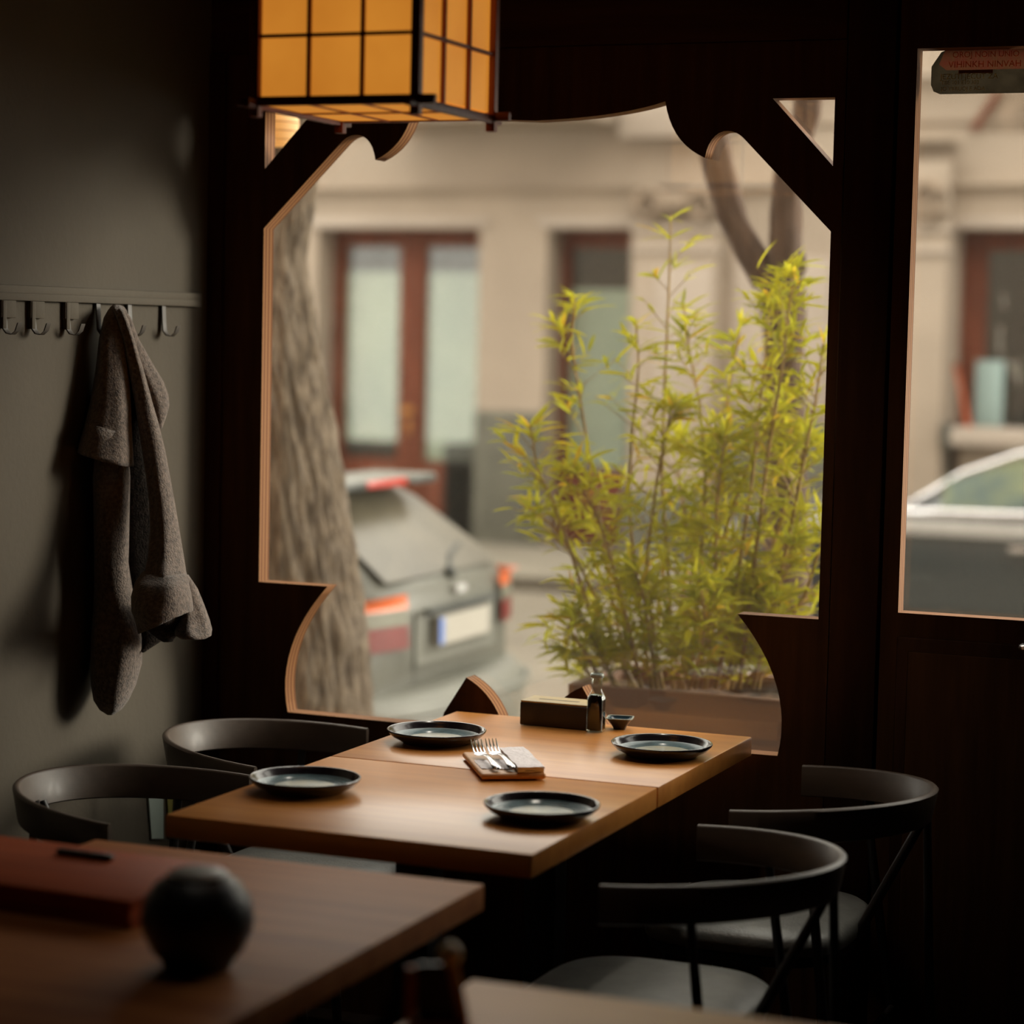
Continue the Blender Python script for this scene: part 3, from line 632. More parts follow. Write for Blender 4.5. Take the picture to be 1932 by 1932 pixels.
# ================================================================== STREET
GZ = -.40; SZ = -.28
struct(box('floor_street', -40, 30, 3.0, 12.15, GZ-.2, GZ, M['asphalt']), 'pale street between the two pavements')
struct(box('floor_pavement_near', -40, 30, .06, 2.88, GZ-.2, SZ, M['pave']), 'pavement outside the window')
struct(box('floor_pavement_far', -40, 30, 12.30, 17.5, GZ-.2, -.30, M['pave']), 'pavement along the pale building')
def kerb_row(name, y0, y1, z1, label):
    k = sempty(name, label)
    me = None
    for i in range(17):
        x = -13.6+i*1.0
        o = box('kerb_stone', -.495, .495, 0, y1-y0, 0, z1-(GZ-.2), M['kerb'], k, .015) if me is None else new_obj('kerb_stone', me, None, k)
        me = o.data; o.location = (x, y0, GZ-.2+random.uniform(-.004, .004))
kerb_row('trim_1', 2.88, 3.0, SZ+.002, 'kerb stones along the near pavement')
kerb_row('trim_2', 12.15, 12.30, -.298, 'kerb stones along the far pavement')

# ---- building across the street (local frame: x along the facade, y into it, z up from the far pavement)
BA = R(-4.0); BO = Vector((-7.0, 14.74, -.30))
bn = Vector((-math.sin(BA), math.cos(BA), 0)); bx = Vector((math.cos(BA), math.sin(BA), 0))
def B2(px, py, dep=0):
    v = ray(px, py); p = EYE+v*(((BO+bn*dep)-EYE).dot(bn)/v.dot(bn)); q = p-BO; return q.dot(bx), q.z
bld = thing('building', 'pale rendered building across the street with red-brown shop doors', 'building', BO, BA)
def bbox(name, x0, x1, y0, y1, z0, z1, m, bev=0, parent=None): return box(name, x0, x1, y0, y1, z0, z1, m, parent or bld, bev)
d1a, d1b = B2(600, 432)[0], B2(905, 430)[0]; zt = B2(760, 430)[1]
d2a, d2b = B2(1034, 425)[0], B2(1192, 425)[0]
d3a, d3b = B2(1800, 422)[0], B2(1800, 422)[0]+1.7
zp = B2(970, 777)[1]; zc = B2(900, 366)[1]
XE0, XE1 = -9.5, 9.0; TH = .45
for a, b_ in ((XE0, d1a), (d1b, d2a), (d2b, d3a), (d3b, XE1)): bbox('wall_section', a, b_, 0, TH, 0, zt, M['stone'])
bbox('wall_above_doors', XE0, XE1, 0, TH, zt, 4.6, M['stone'])
bbox('shop_interior', XE0, XE1, TH+.9, TH+1.0, -.1, 3.4, M['void'])
bbox('shop_ceiling', XE0, XE1, TH, TH+1.0, 3.3, 3.4, M['void'])
for a, b_ in ((XE0, d1a-.0), (d1b, d2a), (d2b, d3a), (d3b, XE1)): bbox('plinth', a, b_, -.03, .02, 0, zp, M['plinth'], .004)
# mouldings
def mould(z, h, out, m='stone', x0=XE0, x1=XE1, name='moulding'):
    bm = bmesh.new(); pr = [(0, 0), (out*.45, h*.08), (out*.55, h*.45), (out, h*.7), (out, h), (0, h)]
    rings(bm, [[Vector((x, .01-o_, z+hh)) for o_, hh in pr] for x in (x0, x1)]); return build(name, bm, M[m], bld)
mould(zc-.015, .085, .10)
zt2 = B2(900, 247)[1]; mould(zt2-.02, .035, .05)
q0, q1 = B2(770, 245), B2(1178, 245)
bbox('balcony_slab', q0[0], q1[0], -.85, .05, zt2+.02, zt2+.20, M['stone'], .02)
bbox('cornice_block', q1[0]+.02, q1[0]+1.0, -.20, .05, zt2-.1, zt2+.5, M['stone_lt'], .02)
mould(zt2+.30, .10, .12, 'stone_lt')
bbox('storey_wall', XE0, XE1, .05, TH+1.0, 4.6, 5.4, M['stone'])
bbox('architrave', d1a-.10, d1b+.10, -.02, .03, zt+.0, zt+.10, M['stone_lt'], .004)
bbox('architrave', d2a-.10, d2b+.06, -.02, .03, zt+.0, zt+.10, M['stone_lt'], .004)
bbox('architrave', d3a-.10, d3b+.1, -.02, .03, zt+.0, zt+.10, M['stone_lt'], .004)
# doors
def bdoor(name, x0, x1, panes, y=.30, film=(.42, .94), label=None, header=.19, stile=.16, rail=.62, handle=None, filmm='frost'):
    dz0, dz1 = 0.02, zt
    fr = bbox(name, x0, x1, y, y+.05, dz1-header, dz1, M['doorwood'])            # header board is the body of the leaf
    bbox('bottom_rail', x0, x1, y, y+.05, dz0, rail, M['doorwood'], 0, fr)
    xs = [x0]+[p for pr in panes for p in pr]+[x1]
    for i in range(0, len(xs), 2): bbox('stile', xs[i], xs[i+1], y-.012, y+.05, dz0, dz1-.02, M['doorwood'], .004, fr)
    for i, (a, b_) in enumerate(panes):
        z0, z1 = rail, dz1-header
        bbox('pane', a, b_, y+.02, y+.026, z0, z1, M['glass'], 0, fr)
        f0 = z0+(z1-z0)*film[0][i] if isinstance(film[0], (list, tuple)) else z0+(z1-z0)*film[0]
        bbox('glass_film', a, b_, y+.035, y+.04, f0, z0+(z1-z0)*film[1], M[filmm], 0, fr)
        bbox('moulded_panel', a+.03, b_-.03, y-.012, y+.002, dz0+.10, rail-.08, M['doorwood'], .006, fr)
    if handle: bbox('door_handle', handle[0]-.06, handle[0]+.06, y-.05, y-.01, handle[1]-.03, handle[1]+.03, M['brass'], .01, fr); bbox('lock_plate', handle[0]-.02, handle[0]+.02, y-.02, y-.01, handle[1]-.22, handle[1]-.08, M['brass'], .004, fr)
    return fr
dd = .30
def Bx(px): return B2(px, 700, dd)[0]
zr = B2(800, 868, dd)[1]; zh = zt-B2(760, 466, dd)[1]
h1 = B2(772, 775, dd)
fz0, fz1 = B2(700, 832, dd)[1], B2(700, 512, dd)[1]; span = (zt-zh-zr)
bdoor('double_door', d1a, d1b+.02, [(Bx(650), Bx(752)), (Bx(802), Bx(905))], dd, film=([(fz0-zr)/span, 0.0], (fz1-zr)/span), header=zh, rail=zr, handle=(h1[0], h1[1]))
fz1 = B2(1110, 545, dd)[1]
bdoor('single_door', d2a, d2b+.02, [(Bx(1072), Bx(1192))], dd, film=([0.0], (fz1-zr)/span), header=zh, rail=zr)
bdoor('shop_door', d3a, d3b, [(Bx(1856), Bx(1856)+1.05)], dd, film=([0.0], .02), header=zh, rail=B2(1880, 860, dd)[1])
# things in the shop door
q0, q1 = B2(1843, 680, dd-.03), B2(1891, 806, dd-.03)
bs = bbox('pale_board', q0[0], q1[0], dd-.05, dd-.03, B2(1850, 806, -.1)[1], q0[1], M['paleblue'], .004)
q0 = B2(1803, 690, .1); q1 = B2(1830, 806, -.15)
sl0, sl1 = B2(1792, 840, -.18), B2(1792, 806, -.18)
bbox('window_sill', sl0[0], sl0[0]+2.2, -.20, dd+.01, sl0[1], sl1[1], M['stone_lt'], .012)
bbox('sill_bracket', sl0[0]-.06, sl0[0], -.20, .0, sl0[1]-.02, sl1[1]+.03, M['greenblack'], .006)
bbox('wall_under_sill', sl0[0]+.02, sl0[0]+2.2, .02, dd, 0, sl0[1], M['stone'])
rx, rz_ = B2(1828, 806, -.06)
brm = thing('wooden_rod', 'orange-red rod leaning on the sill of the far shop window', 'rod', tuple(BO+bx*rx+bn*(-.06)+Vector((0, 0, sl1[1]))))
top = BO+bx*B2(1803, 690, .06)[0]+bn*.06+Vector((0, 0, B2(1803, 690, .06)[1]))
tube('rod_shaft', [(0, 0, 0), top-Vector(brm.location)], .018, M['broom'], brm)
tube('rod_cap', [(top-Vector(brm.location)), (top-Vector(brm.location))*1.03], .02, M['doorwood'], brm)
# scribbles on the shop glass
def scrib(pts):
    P_ = [B2(*p, dd-.005) for p in pts]
    build('chalk_mark', tube_bm([(x, dd+.012, z) for x, z in P_], .012, 5), M['white'], bld)
scrib([(1889, 555), (1896, 562), (1891, 572), (1897, 580)]); scrib([(1887, 615), (1885, 645), (1886, 668)]); scrib([(1898, 680), (1910, 700), (1922, 722), (1923, 680)]); scrib([(1906, 690), (1916, 688)])
# dark pillar box beside the double door
q0, q1 = B2(840, 868, .05), B2(900, 868, .05)
cab = thing('street_cabinet', 'dark narrow cabinet standing in the doorway beside the double door', 'cabinet', tuple(BO+bx*q0[0]+bn*.02), BA)
w_ = q1[0]-q0[0]-.02
box('cabinet_body', 0, w_, 0, .22, 0, q0[1]-.02, M['sign_dark'], cab, .01)
box('cabinet_top', -.005, w_+.005, -.005, .225, q0[1]-.02, B2(870, 838, .05)[1], M['greenblack'], cab, .01)
# pilasters with capital ornaments
def pilaster(pa, pb, depth, panels=True):
    x0, x1 = B2(pa, 600, -depth)[0], B2(pb, 600, -depth)[0]
    pz = B2((pa+pb)/2, 410, -depth)[1]
    p = bbox('pilaster', x0, x1, -depth, .02, 0, pz, M['stone'], .006)
    bbox('pilaster_base', x0-.04, x1+.04, -depth-.05, .02, 0, .55, M['plinth'], .01, p)
    for zz in (pz-.12, pz-.30): bbox('neck_band', x0-.02, x1+.02, -depth-.03, 0, zz, zz+.05, M['stone_lt'], .01, p)
    if panels: bbox('raised_panel', x0+.22, x1-.02, -depth-.025, -depth+.01, zp+.1, pz-.42, M['stone_lt'], .006, p)
    return p, x0, x1, pz
def scroll(name, cx, cz, r, y, parent, turns=1.6, w=.045, sgn=1):
    pts = []; rad = []
    for i in range(34):
        t = i/33; a = t*turns*2*math.pi; rr = r*(1-.82*t); pts.append((cx+sgn*rr*math.cos(a), y, cz+rr*math.sin(a))); rad.append(w*(1-.5*t))
    return build(name, tube_bm(pts, rad, 8), M['stone_orn'], parent, True)
p, x0, x1, pz = pilaster(1192, 1348, .16)
bbox('capital_block', x0-.02, x1+.04, -.22, 0, pz, zc, M['stone_orn'], .02, p)
scroll('scroll', x0+.16, (pz+zc)/2-.02, .15, -.24, p); scroll('scroll', x1-.12, (pz+zc)/2-.02, .15, -.24, p, sgn=-1)
bm = bmesh.new(); bmesh.ops.create_uvsphere(bm, u_segments=14, v_segments=8, radius=.11); bmesh.ops.scale(bm, verts=bm.verts, vec=(1.5, .7, 1)); bmesh.ops.translate(bm, verts=bm.verts, vec=((x0+x1)/2, -.24, (pz+zc)/2)); build('carved_shell', bm, M['stone_orn'], p, True)
x2, x3 = B2(1352, 600)[0], B2(1590, 600)[0]
bbox('raised_panel', x2+.15, x3-.1, -.03, .0, zp+.1, zt-.25, M['stone_lt'], .006)
p, x0, x1, pz = pilaster(1650, 1782, .14, False)
bbox('capital_block', x0, x1, -.18, 0, pz, zc+.24, M['stone'], .02, p)
mould(zc+.36, .05, .22, x0=x0-.05, x1=x1+.03, name='capital_cornice')
scroll('scroll', x1-.17, zc-.06, .12, -.2, p); scroll('scroll', x1-.14, pz+.02, .08, -.2, p)
# opening of the upper floor, brown and splayed, above the shop door
q = [B2(1832, 246), B2(1885, 172), B2(2100, 172), B2(2140, 246)]
build('upper_gable', prism_bm([q[0], q[3], q[2], q[1]], -.012, .0), M['stone_orn'], bld)
q = [B2(1832, 246), B2(1846, 246), B2(1893, 172), B2(1880, 172)]
build('gable_edge', prism_bm(q, -.05, .0), M['doorwood'], bld)

# ================================================================== CARS
def car(name, label, loc, rz, L_, prof, paint, glassm, win, wheel_x):
    """prof: stations (x, zbottom, zbelt, ztop, w_body, w_top), x forward from the tail"""
    c = thing(name, label, 'car', loc, rz); bm = bmesh.new(); rs = []
    def sec(s):
        x, zb, zl, zt_, w, wt = s; zm = zb+(zl-zb)*.45
        h = [(w*.90, zb), (w*.98, zb+.06), (w, zm), (w*.985, zl-.10), (w*.955, zl), (wt+(w*.955-wt)*.12, zt_-.05), (wt*.93, zt_-.012), (wt*.5, zt_), (0, zt_+.004)]
        return [Vector((x, y, z)) for y, z in h]+[Vector((x, -y, z)) for y, z in h[-2::-1]]
    rs = [sec(s) for s in prof]
    # round the tail and the nose a little in plan
    for r_, s in ((rs[0], 1), (rs[1], 1), (rs[2], .7), (rs[-1], -1)):
        for v in r_: v.x += s*.10*(abs(v.y)/.8)**3
    rings(bm, rs); build('body', bm, paint, c, True, 38)
    # side windows: lie 4 mm proud of the body between belt and roof
    for (i0, i1, f0, f1) in win:
        for s in (0, 1):
            b = bmesh.new()
            def pick(st, t, dx):
                r_ = rs[st]; a, q = (r_[4], r_[5]) if s == 0 else (r_[-5], r_[-6])
                return a.lerp(q, t)+Vector((dx, .006*(1 if s == 0 else -1), 0))
            pts = []
            for st in range(i0, i1+1): pts.append((pick(st, .10, f0 if st == i0 else (-f1 if st == i1 else 0)), pick(st, .93, f0 if st == i0 else (-f1 if st == i1 else 0))))
            lo = [b.verts.new(a) for a, _ in pts]; hi = [b.verts.new(q) for _, q in pts]
            for k in range(len(lo)-1): b.faces.new((lo[k], lo[k+1], hi[k+1], hi[k]))
            build('side_window', b, glassm, c)
    for x in wheel_x:
        for s in (-1, 1):
            w = prof[len(prof)//2][4]
            b = bmesh.new(); N = 28
            rr = [(.20, -.10), (.295, -.10), (.315, -.06), (.315, .06), (.295, .10), (.20, .10)]
            rings(b, [[Vector((x+r_*math.cos(2*math.pi*k/N), s*(w-.10)+y, .31+r_*math.sin(2*math.pi*k/N))) for k in range(N)] for r_, y in rr]); t_ = build('tyre', b, M['rubber'], c, True, 40)
            b = bmesh.new(); rings(b, [[Vector((x+r_*math.cos(2*math.pi*k/N), s*(w-.02)-s*y, .31+r_*math.sin(2*math.pi*k/N))) for k in range(N)] for r_, y in ((.19, .02), (.17, .0), (.06, -.004))]); build('wheel_rim', b, M['silver'], t_, True, 40)
    return c, rs
# grey hatchback parked at the near side, tail towards +x (forward = -x)
hx, hy = -3.93, 4.28
prof = [(.02, .30, .60, .70, .74, .70), (.03, .26, .82, .93, .80, .70), (.07, .24, .90, 1.00, .815, .66), (.48, .22, .92, 1.30, .825, .585), (.68, .22, .925, 1.385, .83, .575), (1.0, .22, .925, 1.41, .83, .58),
        (1.9, .22, .93, 1.42, .83, .585), (2.45, .22, .92, 1.34, .83, .57), (2.95, .22, .91, .99, .82, .66), (3.6, .24, .82, .88, .79, .66), (3.9, .28, .68, .72, .72, .6)]
hb, rs = car('hatchback_car', 'grey hatchback parked tail towards the bamboo, seen through the shaped window', (hx, hy, GZ-.03), R(180), 3.9, prof, M['carpaint'], M['carglass'], [(4, 5, .05, .04), (5, 6, .04, .04), (6, 8, .04, .18)], (.72, 3.15))
# tail fittings in car-local coordinates (+x is towards the nose, so the tail is at x = 0)
def slab(name, pts, m, off=.012, parent=hb):
    """pts (x,y,z) outline on the tail, pushed out towards -x"""
    b = bmesh.new(); a = [b.verts.new(p) for p in pts]; q = [b.verts.new((p[0]-off, p[1], p[2])) for p in pts]; n = len(pts)
    b.faces.new(q); b.faces.new(a[::-1])
    for i in range(n): b.faces.new((a[i], a[(i+1) % n], q[(i+1) % n], q[i]))
    return build(name, b, m, parent, False)
def xt(z, y=0):
    """tail surface x at height z"""
    zs = [(.60, .02), (.70, .02), (.93, .03), (1.00, .07), (1.30, .48), (1.385, .68)]
    for (a, xa), (b_, xb) in zip(zs, zs[1:]):
        if z <= b_: t = (z-a)/(b_-a); x = xa+(xb-xa)*t; break
    else: x = .62
    return x
def surf(y, z, o=.0): return (xt(z)+.10*(abs(y)/.8)**3*(1 if z < .95 else .35)-o, y, z)
b = bmesh.new(); G = []
for i in range(9):
    z = 1.02+(1.335-1.02)*i/8; w = .60-.10*i/8; G.append([b.verts.new((xt(z)-.010-.012*(1-(yy)**2), w*yy, z)) for yy in [(-1+2*k/12) for k in range(13)]])
for i in range(8):
    for k in range(12): b.faces.new((G[i][k], G[i][k+1], G[i+1][k+1], G[i+1][k]))
rg = build('rear_window', b, M['carglass'], hb, True)
tube('wiper', [(xt(1.03)-.03, -.02, 1.02), (xt(1.08)-.04, -.16, 1.07), (xt(1.12)-.04, -.38, 1.10)], .011, M['black_plastic'], rg, 6)
b = bmesh.new(); bmesh.ops.create_uvsphere(b, u_segments=12, v_segments=8, radius=.03); bmesh.ops.translate(b, verts=b.verts, vec=(xt(1.02)-.03, 0.0, 1.015)); build('wiper_pivot', b, M['black_plastic'], rg, True)
box('roof_spoiler', .36, .68, -.52, .52, 1.365, 1.405, M['carpaint'], hb, .015)
box('brake_light', .345, .365, -.16, .24, 1.368, 1.400, M['redbright'], hb, .004)
box('spoiler_lip', .350, .37, -.48, -.21, 1.366, 1.396, M['black_plastic'], hb, .004); box('spoiler_lip', .350, .37, .21, .48, 1.366, 1.396, M['black_plastic'], hb, .004)
tube('antenna', [(.75, .28, 1.40), (.62, .28, 1.47)], .012, M['black_plastic'], hb, 6)
def wrap(name, y0, y1, z0, z1, m, o=.022):
    b = bmesh.new(); s = 1 if y1 > 0 else -1; G = []
    for i in range(9):
        y = y0+(y1-y0)*i/8; G.append([b.verts.new((surf(y, z)[0]-o, y, z)) for z in (z0, (z0+z1)/2, z1)])
    # wrap round the corner on to the flank
    G.append([b.verts.new((surf(y1, z)[0]+.03, s*(.832), z)) for z in (z0, (z0+z1)/2, z1)]); G.append([b.verts.new((surf(y1, z)[0]+.16, s*(.845), z)) for z in (z0, (z0+z1)/2, z1)])
    for a, c_ in zip(G, G[1:]):
        for k in range(2): b.faces.new((a[k], c_[k], c_[k+1], a[k+1]))
    return build(name, b, m, hb, True)
for s in (1, -1):
    wrap('indicator_lens', s*.50, s*.80, .912, .970, M['orange']); wrap('reversing_lens', s*.50, s*.80, .848, .910, M['greylens']); wrap('tail_lens', s*.50, s*.80, .750, .845, M['redlens'])
# recess, plate, bumper
slab('plate_recess', [surf(-.42, .885), surf(.42, .885), surf(.42, .665), surf(-.42, .665)], M['bumper'], .006)
np_ = slab('number_plate', [(.018, -.27, .855), (.018, .27, .855), (.018, .27, .735), (.018, -.27, .735)], M['white'], .026)
slab('blue_strip', [(-.008, .225, .85), (-.008, .27, .85), (-.008, .27, .74), (-.008, .225, .74)], M['blue'], .003, np_)
slab('plate_trim', [(.02, -.36, .895), (.02, .36, .895), (.02, .36, .872), (.02, -.36, .872)], M['black_plastic'], .03)
b = bmesh.new(); rs2 = []
for (dx, z) in ((.02, .20), (-.06, .22), (-.11, .30), (-.13, .44), (-.12, .52), (-.07, .565), (.05, .575)):
    ring = []
    for k in range(21):
        u = -1+2*k/20; y = u*.845; ring.append(Vector((dx+.02+.17*abs(u)**3.2, y, z)))
    rs2.append(ring)
rings(b, rs2, close=False, cap0=False, cap1=False)
bp = build('rear_bumper', b, M['bumper'], hb, True)
build('bumper_strip', tube_bm([(-.118+.17*abs(u)**3.2, u*.85, .50) for u in [(-1+k/10) for k in range(21)]], .016, 6), M['bumper'], bp, True)
slab('tailgate_seam', [(.012, .475, .90), (.012, .482, .90), (.012, .482, .60), (.012, .475, .60)], M['black_plastic'], .004)
slab('badge', [(.03, -.05, .965), (.03, .05, .965), (.03, .05, .935), (.03, -.05, .935)], M['silver'], .02)

# dark saloon at the far kerb
prof = [(.0, .32, .62, .70, .70, .6), (.06, .26, .80, .86, .80, .68), (.55, .22, .86, .92, .85, .70), (1.22, .20, .90, .955, .87, .64), (1.60, .20, .905, 1.20, .875, .60), (1.95, .20, .91, 1.335, .875, .565), (2.35, .20, .915, 1.415, .875, .56),
        (3.0, .20, .92, 1.445, .875, .565), (3.6, .20, .92, 1.40, .875, .55), (4.2, .22, .92, 1.05, .86, .62), (4.65, .28, .86, .92, .78, .62), (4.75, .34, .70, .74, .68, .55)]
sx0 = at_y(1352, 1000, 10.25).x
sd, rs = car('saloon_car', 'dark saloon with chrome window line parked along the far kerb', (sx0, 11.08, GZ), 0, 4.7, prof, M['carpaint_d'], M['carglass_g'], [(4, 6, -.10, .03), (6, 7, .03, .03), (7, 9, .03, .25)], (.85, 3.75))
def side_strip(name, t, i0, i1, rad, m, out=.012):
    for s in (-1,):
        pts = []
        for st in range(i0, i1+1):
            a, q = rs[st][-5], rs[st][-6]; pts.append(a.lerp(q, t)+Vector((0, -out, 0)))
        build(name, tube_bm(pts, rad, 6), m, sd, True)
side_strip('belt_chrome', .0, 3, 10, .030, M['chrome'], .0)
side_strip('roof_chrome', 1.0, 3, 9, .028, M['chrome'], .012)
wz = at_y(1715, 1045, 10.2)
box('shoulder_panel', .5, 4.3, -.885, -.86, .76, .86, M['silver'], sd, .01)
for x in (2.06, 3.2): box('door_handle', x-.10, x+.12, -.93, -.88, .68, .72, M['chrome'], sd, .012)
box('headlamp', .02, .10, -.70, -.45, .62, .76, M['white'], sd, .015)

# ================================================================== TREES
def trunk(name, cs, m, parent, n=72, ridge=.03, seed=0, sub=10, fq=9):
    """cs: (Vector centre, radius)"""
    P_ = []
    for k in range(len(cs)-1):
        for s in range(sub):
            t = s/sub; t2 = t*t*(3-2*t); P_.append((cs[k][0].lerp(cs[k+1][0], t), cs[k][1]+(cs[k+1][1]-cs[k][1])*t2))
    P_.append(cs[-1]); bm = bmesh.new(); rs_ = []
    for c, r_ in P_:
        ring = []
        for i in range(n):
            th = 2*math.pi*i/n; q = Vector((math.cos(th), math.sin(th), 0))
            tw = th+c.z*.12
            a = noise.noise(Vector((math.cos(tw)*fq+seed, math.sin(tw)*fq, c.z*3.5)))
            b_ = noise.noise(Vector((math.cos(tw)*fq*2, math.sin(tw)*fq*2+seed, c.z*9.0)))
            lump = noise.noise(Vector((math.cos(th)*1.2, math.sin(th)*1.2, c.z*1.5+seed)))
            ring.append(c+q*(r_*(1+.06*lump)+ridge*(-abs(a)*1.6+.35)+ridge*.5*b_))
        rs_.append(ring)
    rings(bm, rs_); return build(name, bm, m, parent, True)
def tc(pxl, pxr, py, Yv):
    a, b_ = at_y(pxl, py, Yv), at_y(pxr, py, Yv); d = ((a+b_)/2-EYE).dot(fw); return (a+b_)/2, (pxr-pxl)/2*d/FPX
TY = 1.95
t1 = thing('street_tree', 'thick furrowed tree trunk just outside the shaped window', 'tree', (-3.3, TY, SZ))
st = [(420, 725, 1480), (415, 708, 1340), (400, 690, 1180), (388, 668, 1060), (380, 650, 940), (375, 636, 830), (365, 610, 690), (360, 588, 570), (370, 576, 480), (380, 586, 400), (395, 596, 330), (400, 600, 200), (410, 600, 60)]
cs = []
for l, r_, py in st: cs.append(tc(l, r_, py, TY))
cs[0] = (cs[0][0].copy(), cs[0][1]*1.02); base = cs[0][0].copy(); base.z = SZ; cs.insert(0, (base, cs[0][1]*1.25))
o = trunk('trunk', [(c-Vector(t1.location), r_) for c, r_ in cs], M['bark'], t1, 150, .024, 0, 24)
trunk('bough', [(cs[-1][0]-Vector(t1.location), cs[-1][1]*.9), (cs[-1][0]-Vector(t1.location)+Vector((-.2, .1, .9)), .12)], M['bark'], t1, 40, .02, 3)
TY2 = 3.9-1.2
t2 = thing('forked_tree', 'slim forked street tree rising behind the bamboo', 'tree', (-2.0, TY2, SZ))
st = [(1430, 1532, 1250), (1436, 1528, 1050), (1440, 1522, 860), (1442, 1514, 680), (1434, 1520, 560), (1432, 1512, 505)]
cs = [tc(l, r_, py, TY2) for l, r_, py in st]; base = cs[0][0].copy(); base.z = SZ; cs.insert(0, (base, cs[0][1]*1.2))
t2.location = base; O2 = Vector(base)
trunk('trunk', [(c-O2, r_) for c, r_ in cs], M['bark2'], t2, 40, .010, 5)
st = [(1420, 1478, 545), (1385, 1448, 475), (1352, 1412, 410), (1335, 1396, 350), (1322, 1382, 300), (1312, 1372, 230), (1290, 1345, 100)]
trunk('branch', [(c-O2, r_) for c, r_ in [tc(l, r_, py, TY2) for l, r_, py in st]], M['bark2'], t2, 36, .008, 6)
st = [(1448, 1512, 520), (1452, 1512, 450), (1454, 1514, 380), (1462, 1520, 300), (1495, 1548, 220), (1510, 1562, 100)]
trunk('branch', [(c-O2, r_) for c, r_ in [tc(l, r_, py, TY2) for l, r_, py in st]], M['bark2'], t2, 36, .008, 8)
tube('twig', [tc(1500, 1510, 530, TY2)[0]-O2, tc(1512, 1520, 505, TY2)[0]-O2, tc(1513, 1520, 480, TY2)[0]-O2], [.012, .012, .005], M['bark2'], t2, 6)

# ================================================================== PLANTER AND BAMBOO
pf = at_z(1072, 1287, .70)
pt = thing('planter', 'long weathered wooden planter box outside the window', 'planter', (pf.x, pf.y, SZ))
PL, PD, PH = 1.25, .42, .70-SZ
for k in range(7):
    z0 = k*PH/7; g = random.uniform(-.002, .002)
    box('board', 0, PL, g, .022+g, z0+.003, z0+PH/7-.003, M['planter'], pt, .003)
    box('board', 0, PL, PD-.022, PD, z0+.003, z0+PH/7-.003, M['planter'], pt, .003)
    box('end_board', 0, .022, .024, PD-.024, z0+.003, z0+PH/7-.003, M['planter'], pt)
    box('end_board', PL-.022, PL, .024, PD-.024, z0+.003, z0+PH/7-.003, M['planter'], pt)
bm = bmesh.new(); NX, NY = 40, 12; g = [[bm.verts.new((.02+(PL-.04)*i/NX, .02+(PD-.04)*j/NY, PH-.05+.025*noise.noise(Vector((i*.6, j*.6, 1))))) for j in range(NY+1)] for i in range(NX+1)]
for i in range(NX):
    for j in range(NY): bm.faces.new((g[i][j], g[i+1][j], g[i+1][j+1], g[i][j+1]))
so = build('soil', bm, M['soil'], pt, True); so['kind'] = 'stuff'

bam = thing('bamboo_plant', 'dense yellow-green bamboo growing in the planter outside the window', 'plant', (pf.x+.5, pf.y+.2, .66))
OB = Vector(bam.location)
YB0 = pf.y+.2
def leaf_mesh(k):
    bm = bmesh.new(); L_ = 1.0; n = 5; rows = []
    for i in range(n+1):
        t = i/n; w = .085*math.sin(math.pi*min(1, t*.92+.08))**.8*(1-.25*t); z = -.20*t*t*(1+.35*k); x = t*L_
        rows.append([bm.verts.new((x, -w if i < n else 0, z+.012)), bm.verts.new((x, 0, z)), bm.verts.new((x, w if i < n else 0, z+.012))])
    for a, b_ in zip(rows, rows[1:]):
        bm.faces.new((a[0], a[1], b_[1], b_[0])); bm.faces.new((a[1], a[2], b_[2], b_[1]))
    me = bpy.data.meshes.new('leaf'); bm.to_mesh(me); bm.free(); me.materials.append(M['leaf']); return me
LM = [leaf_mesh(k) for k in range(3)]
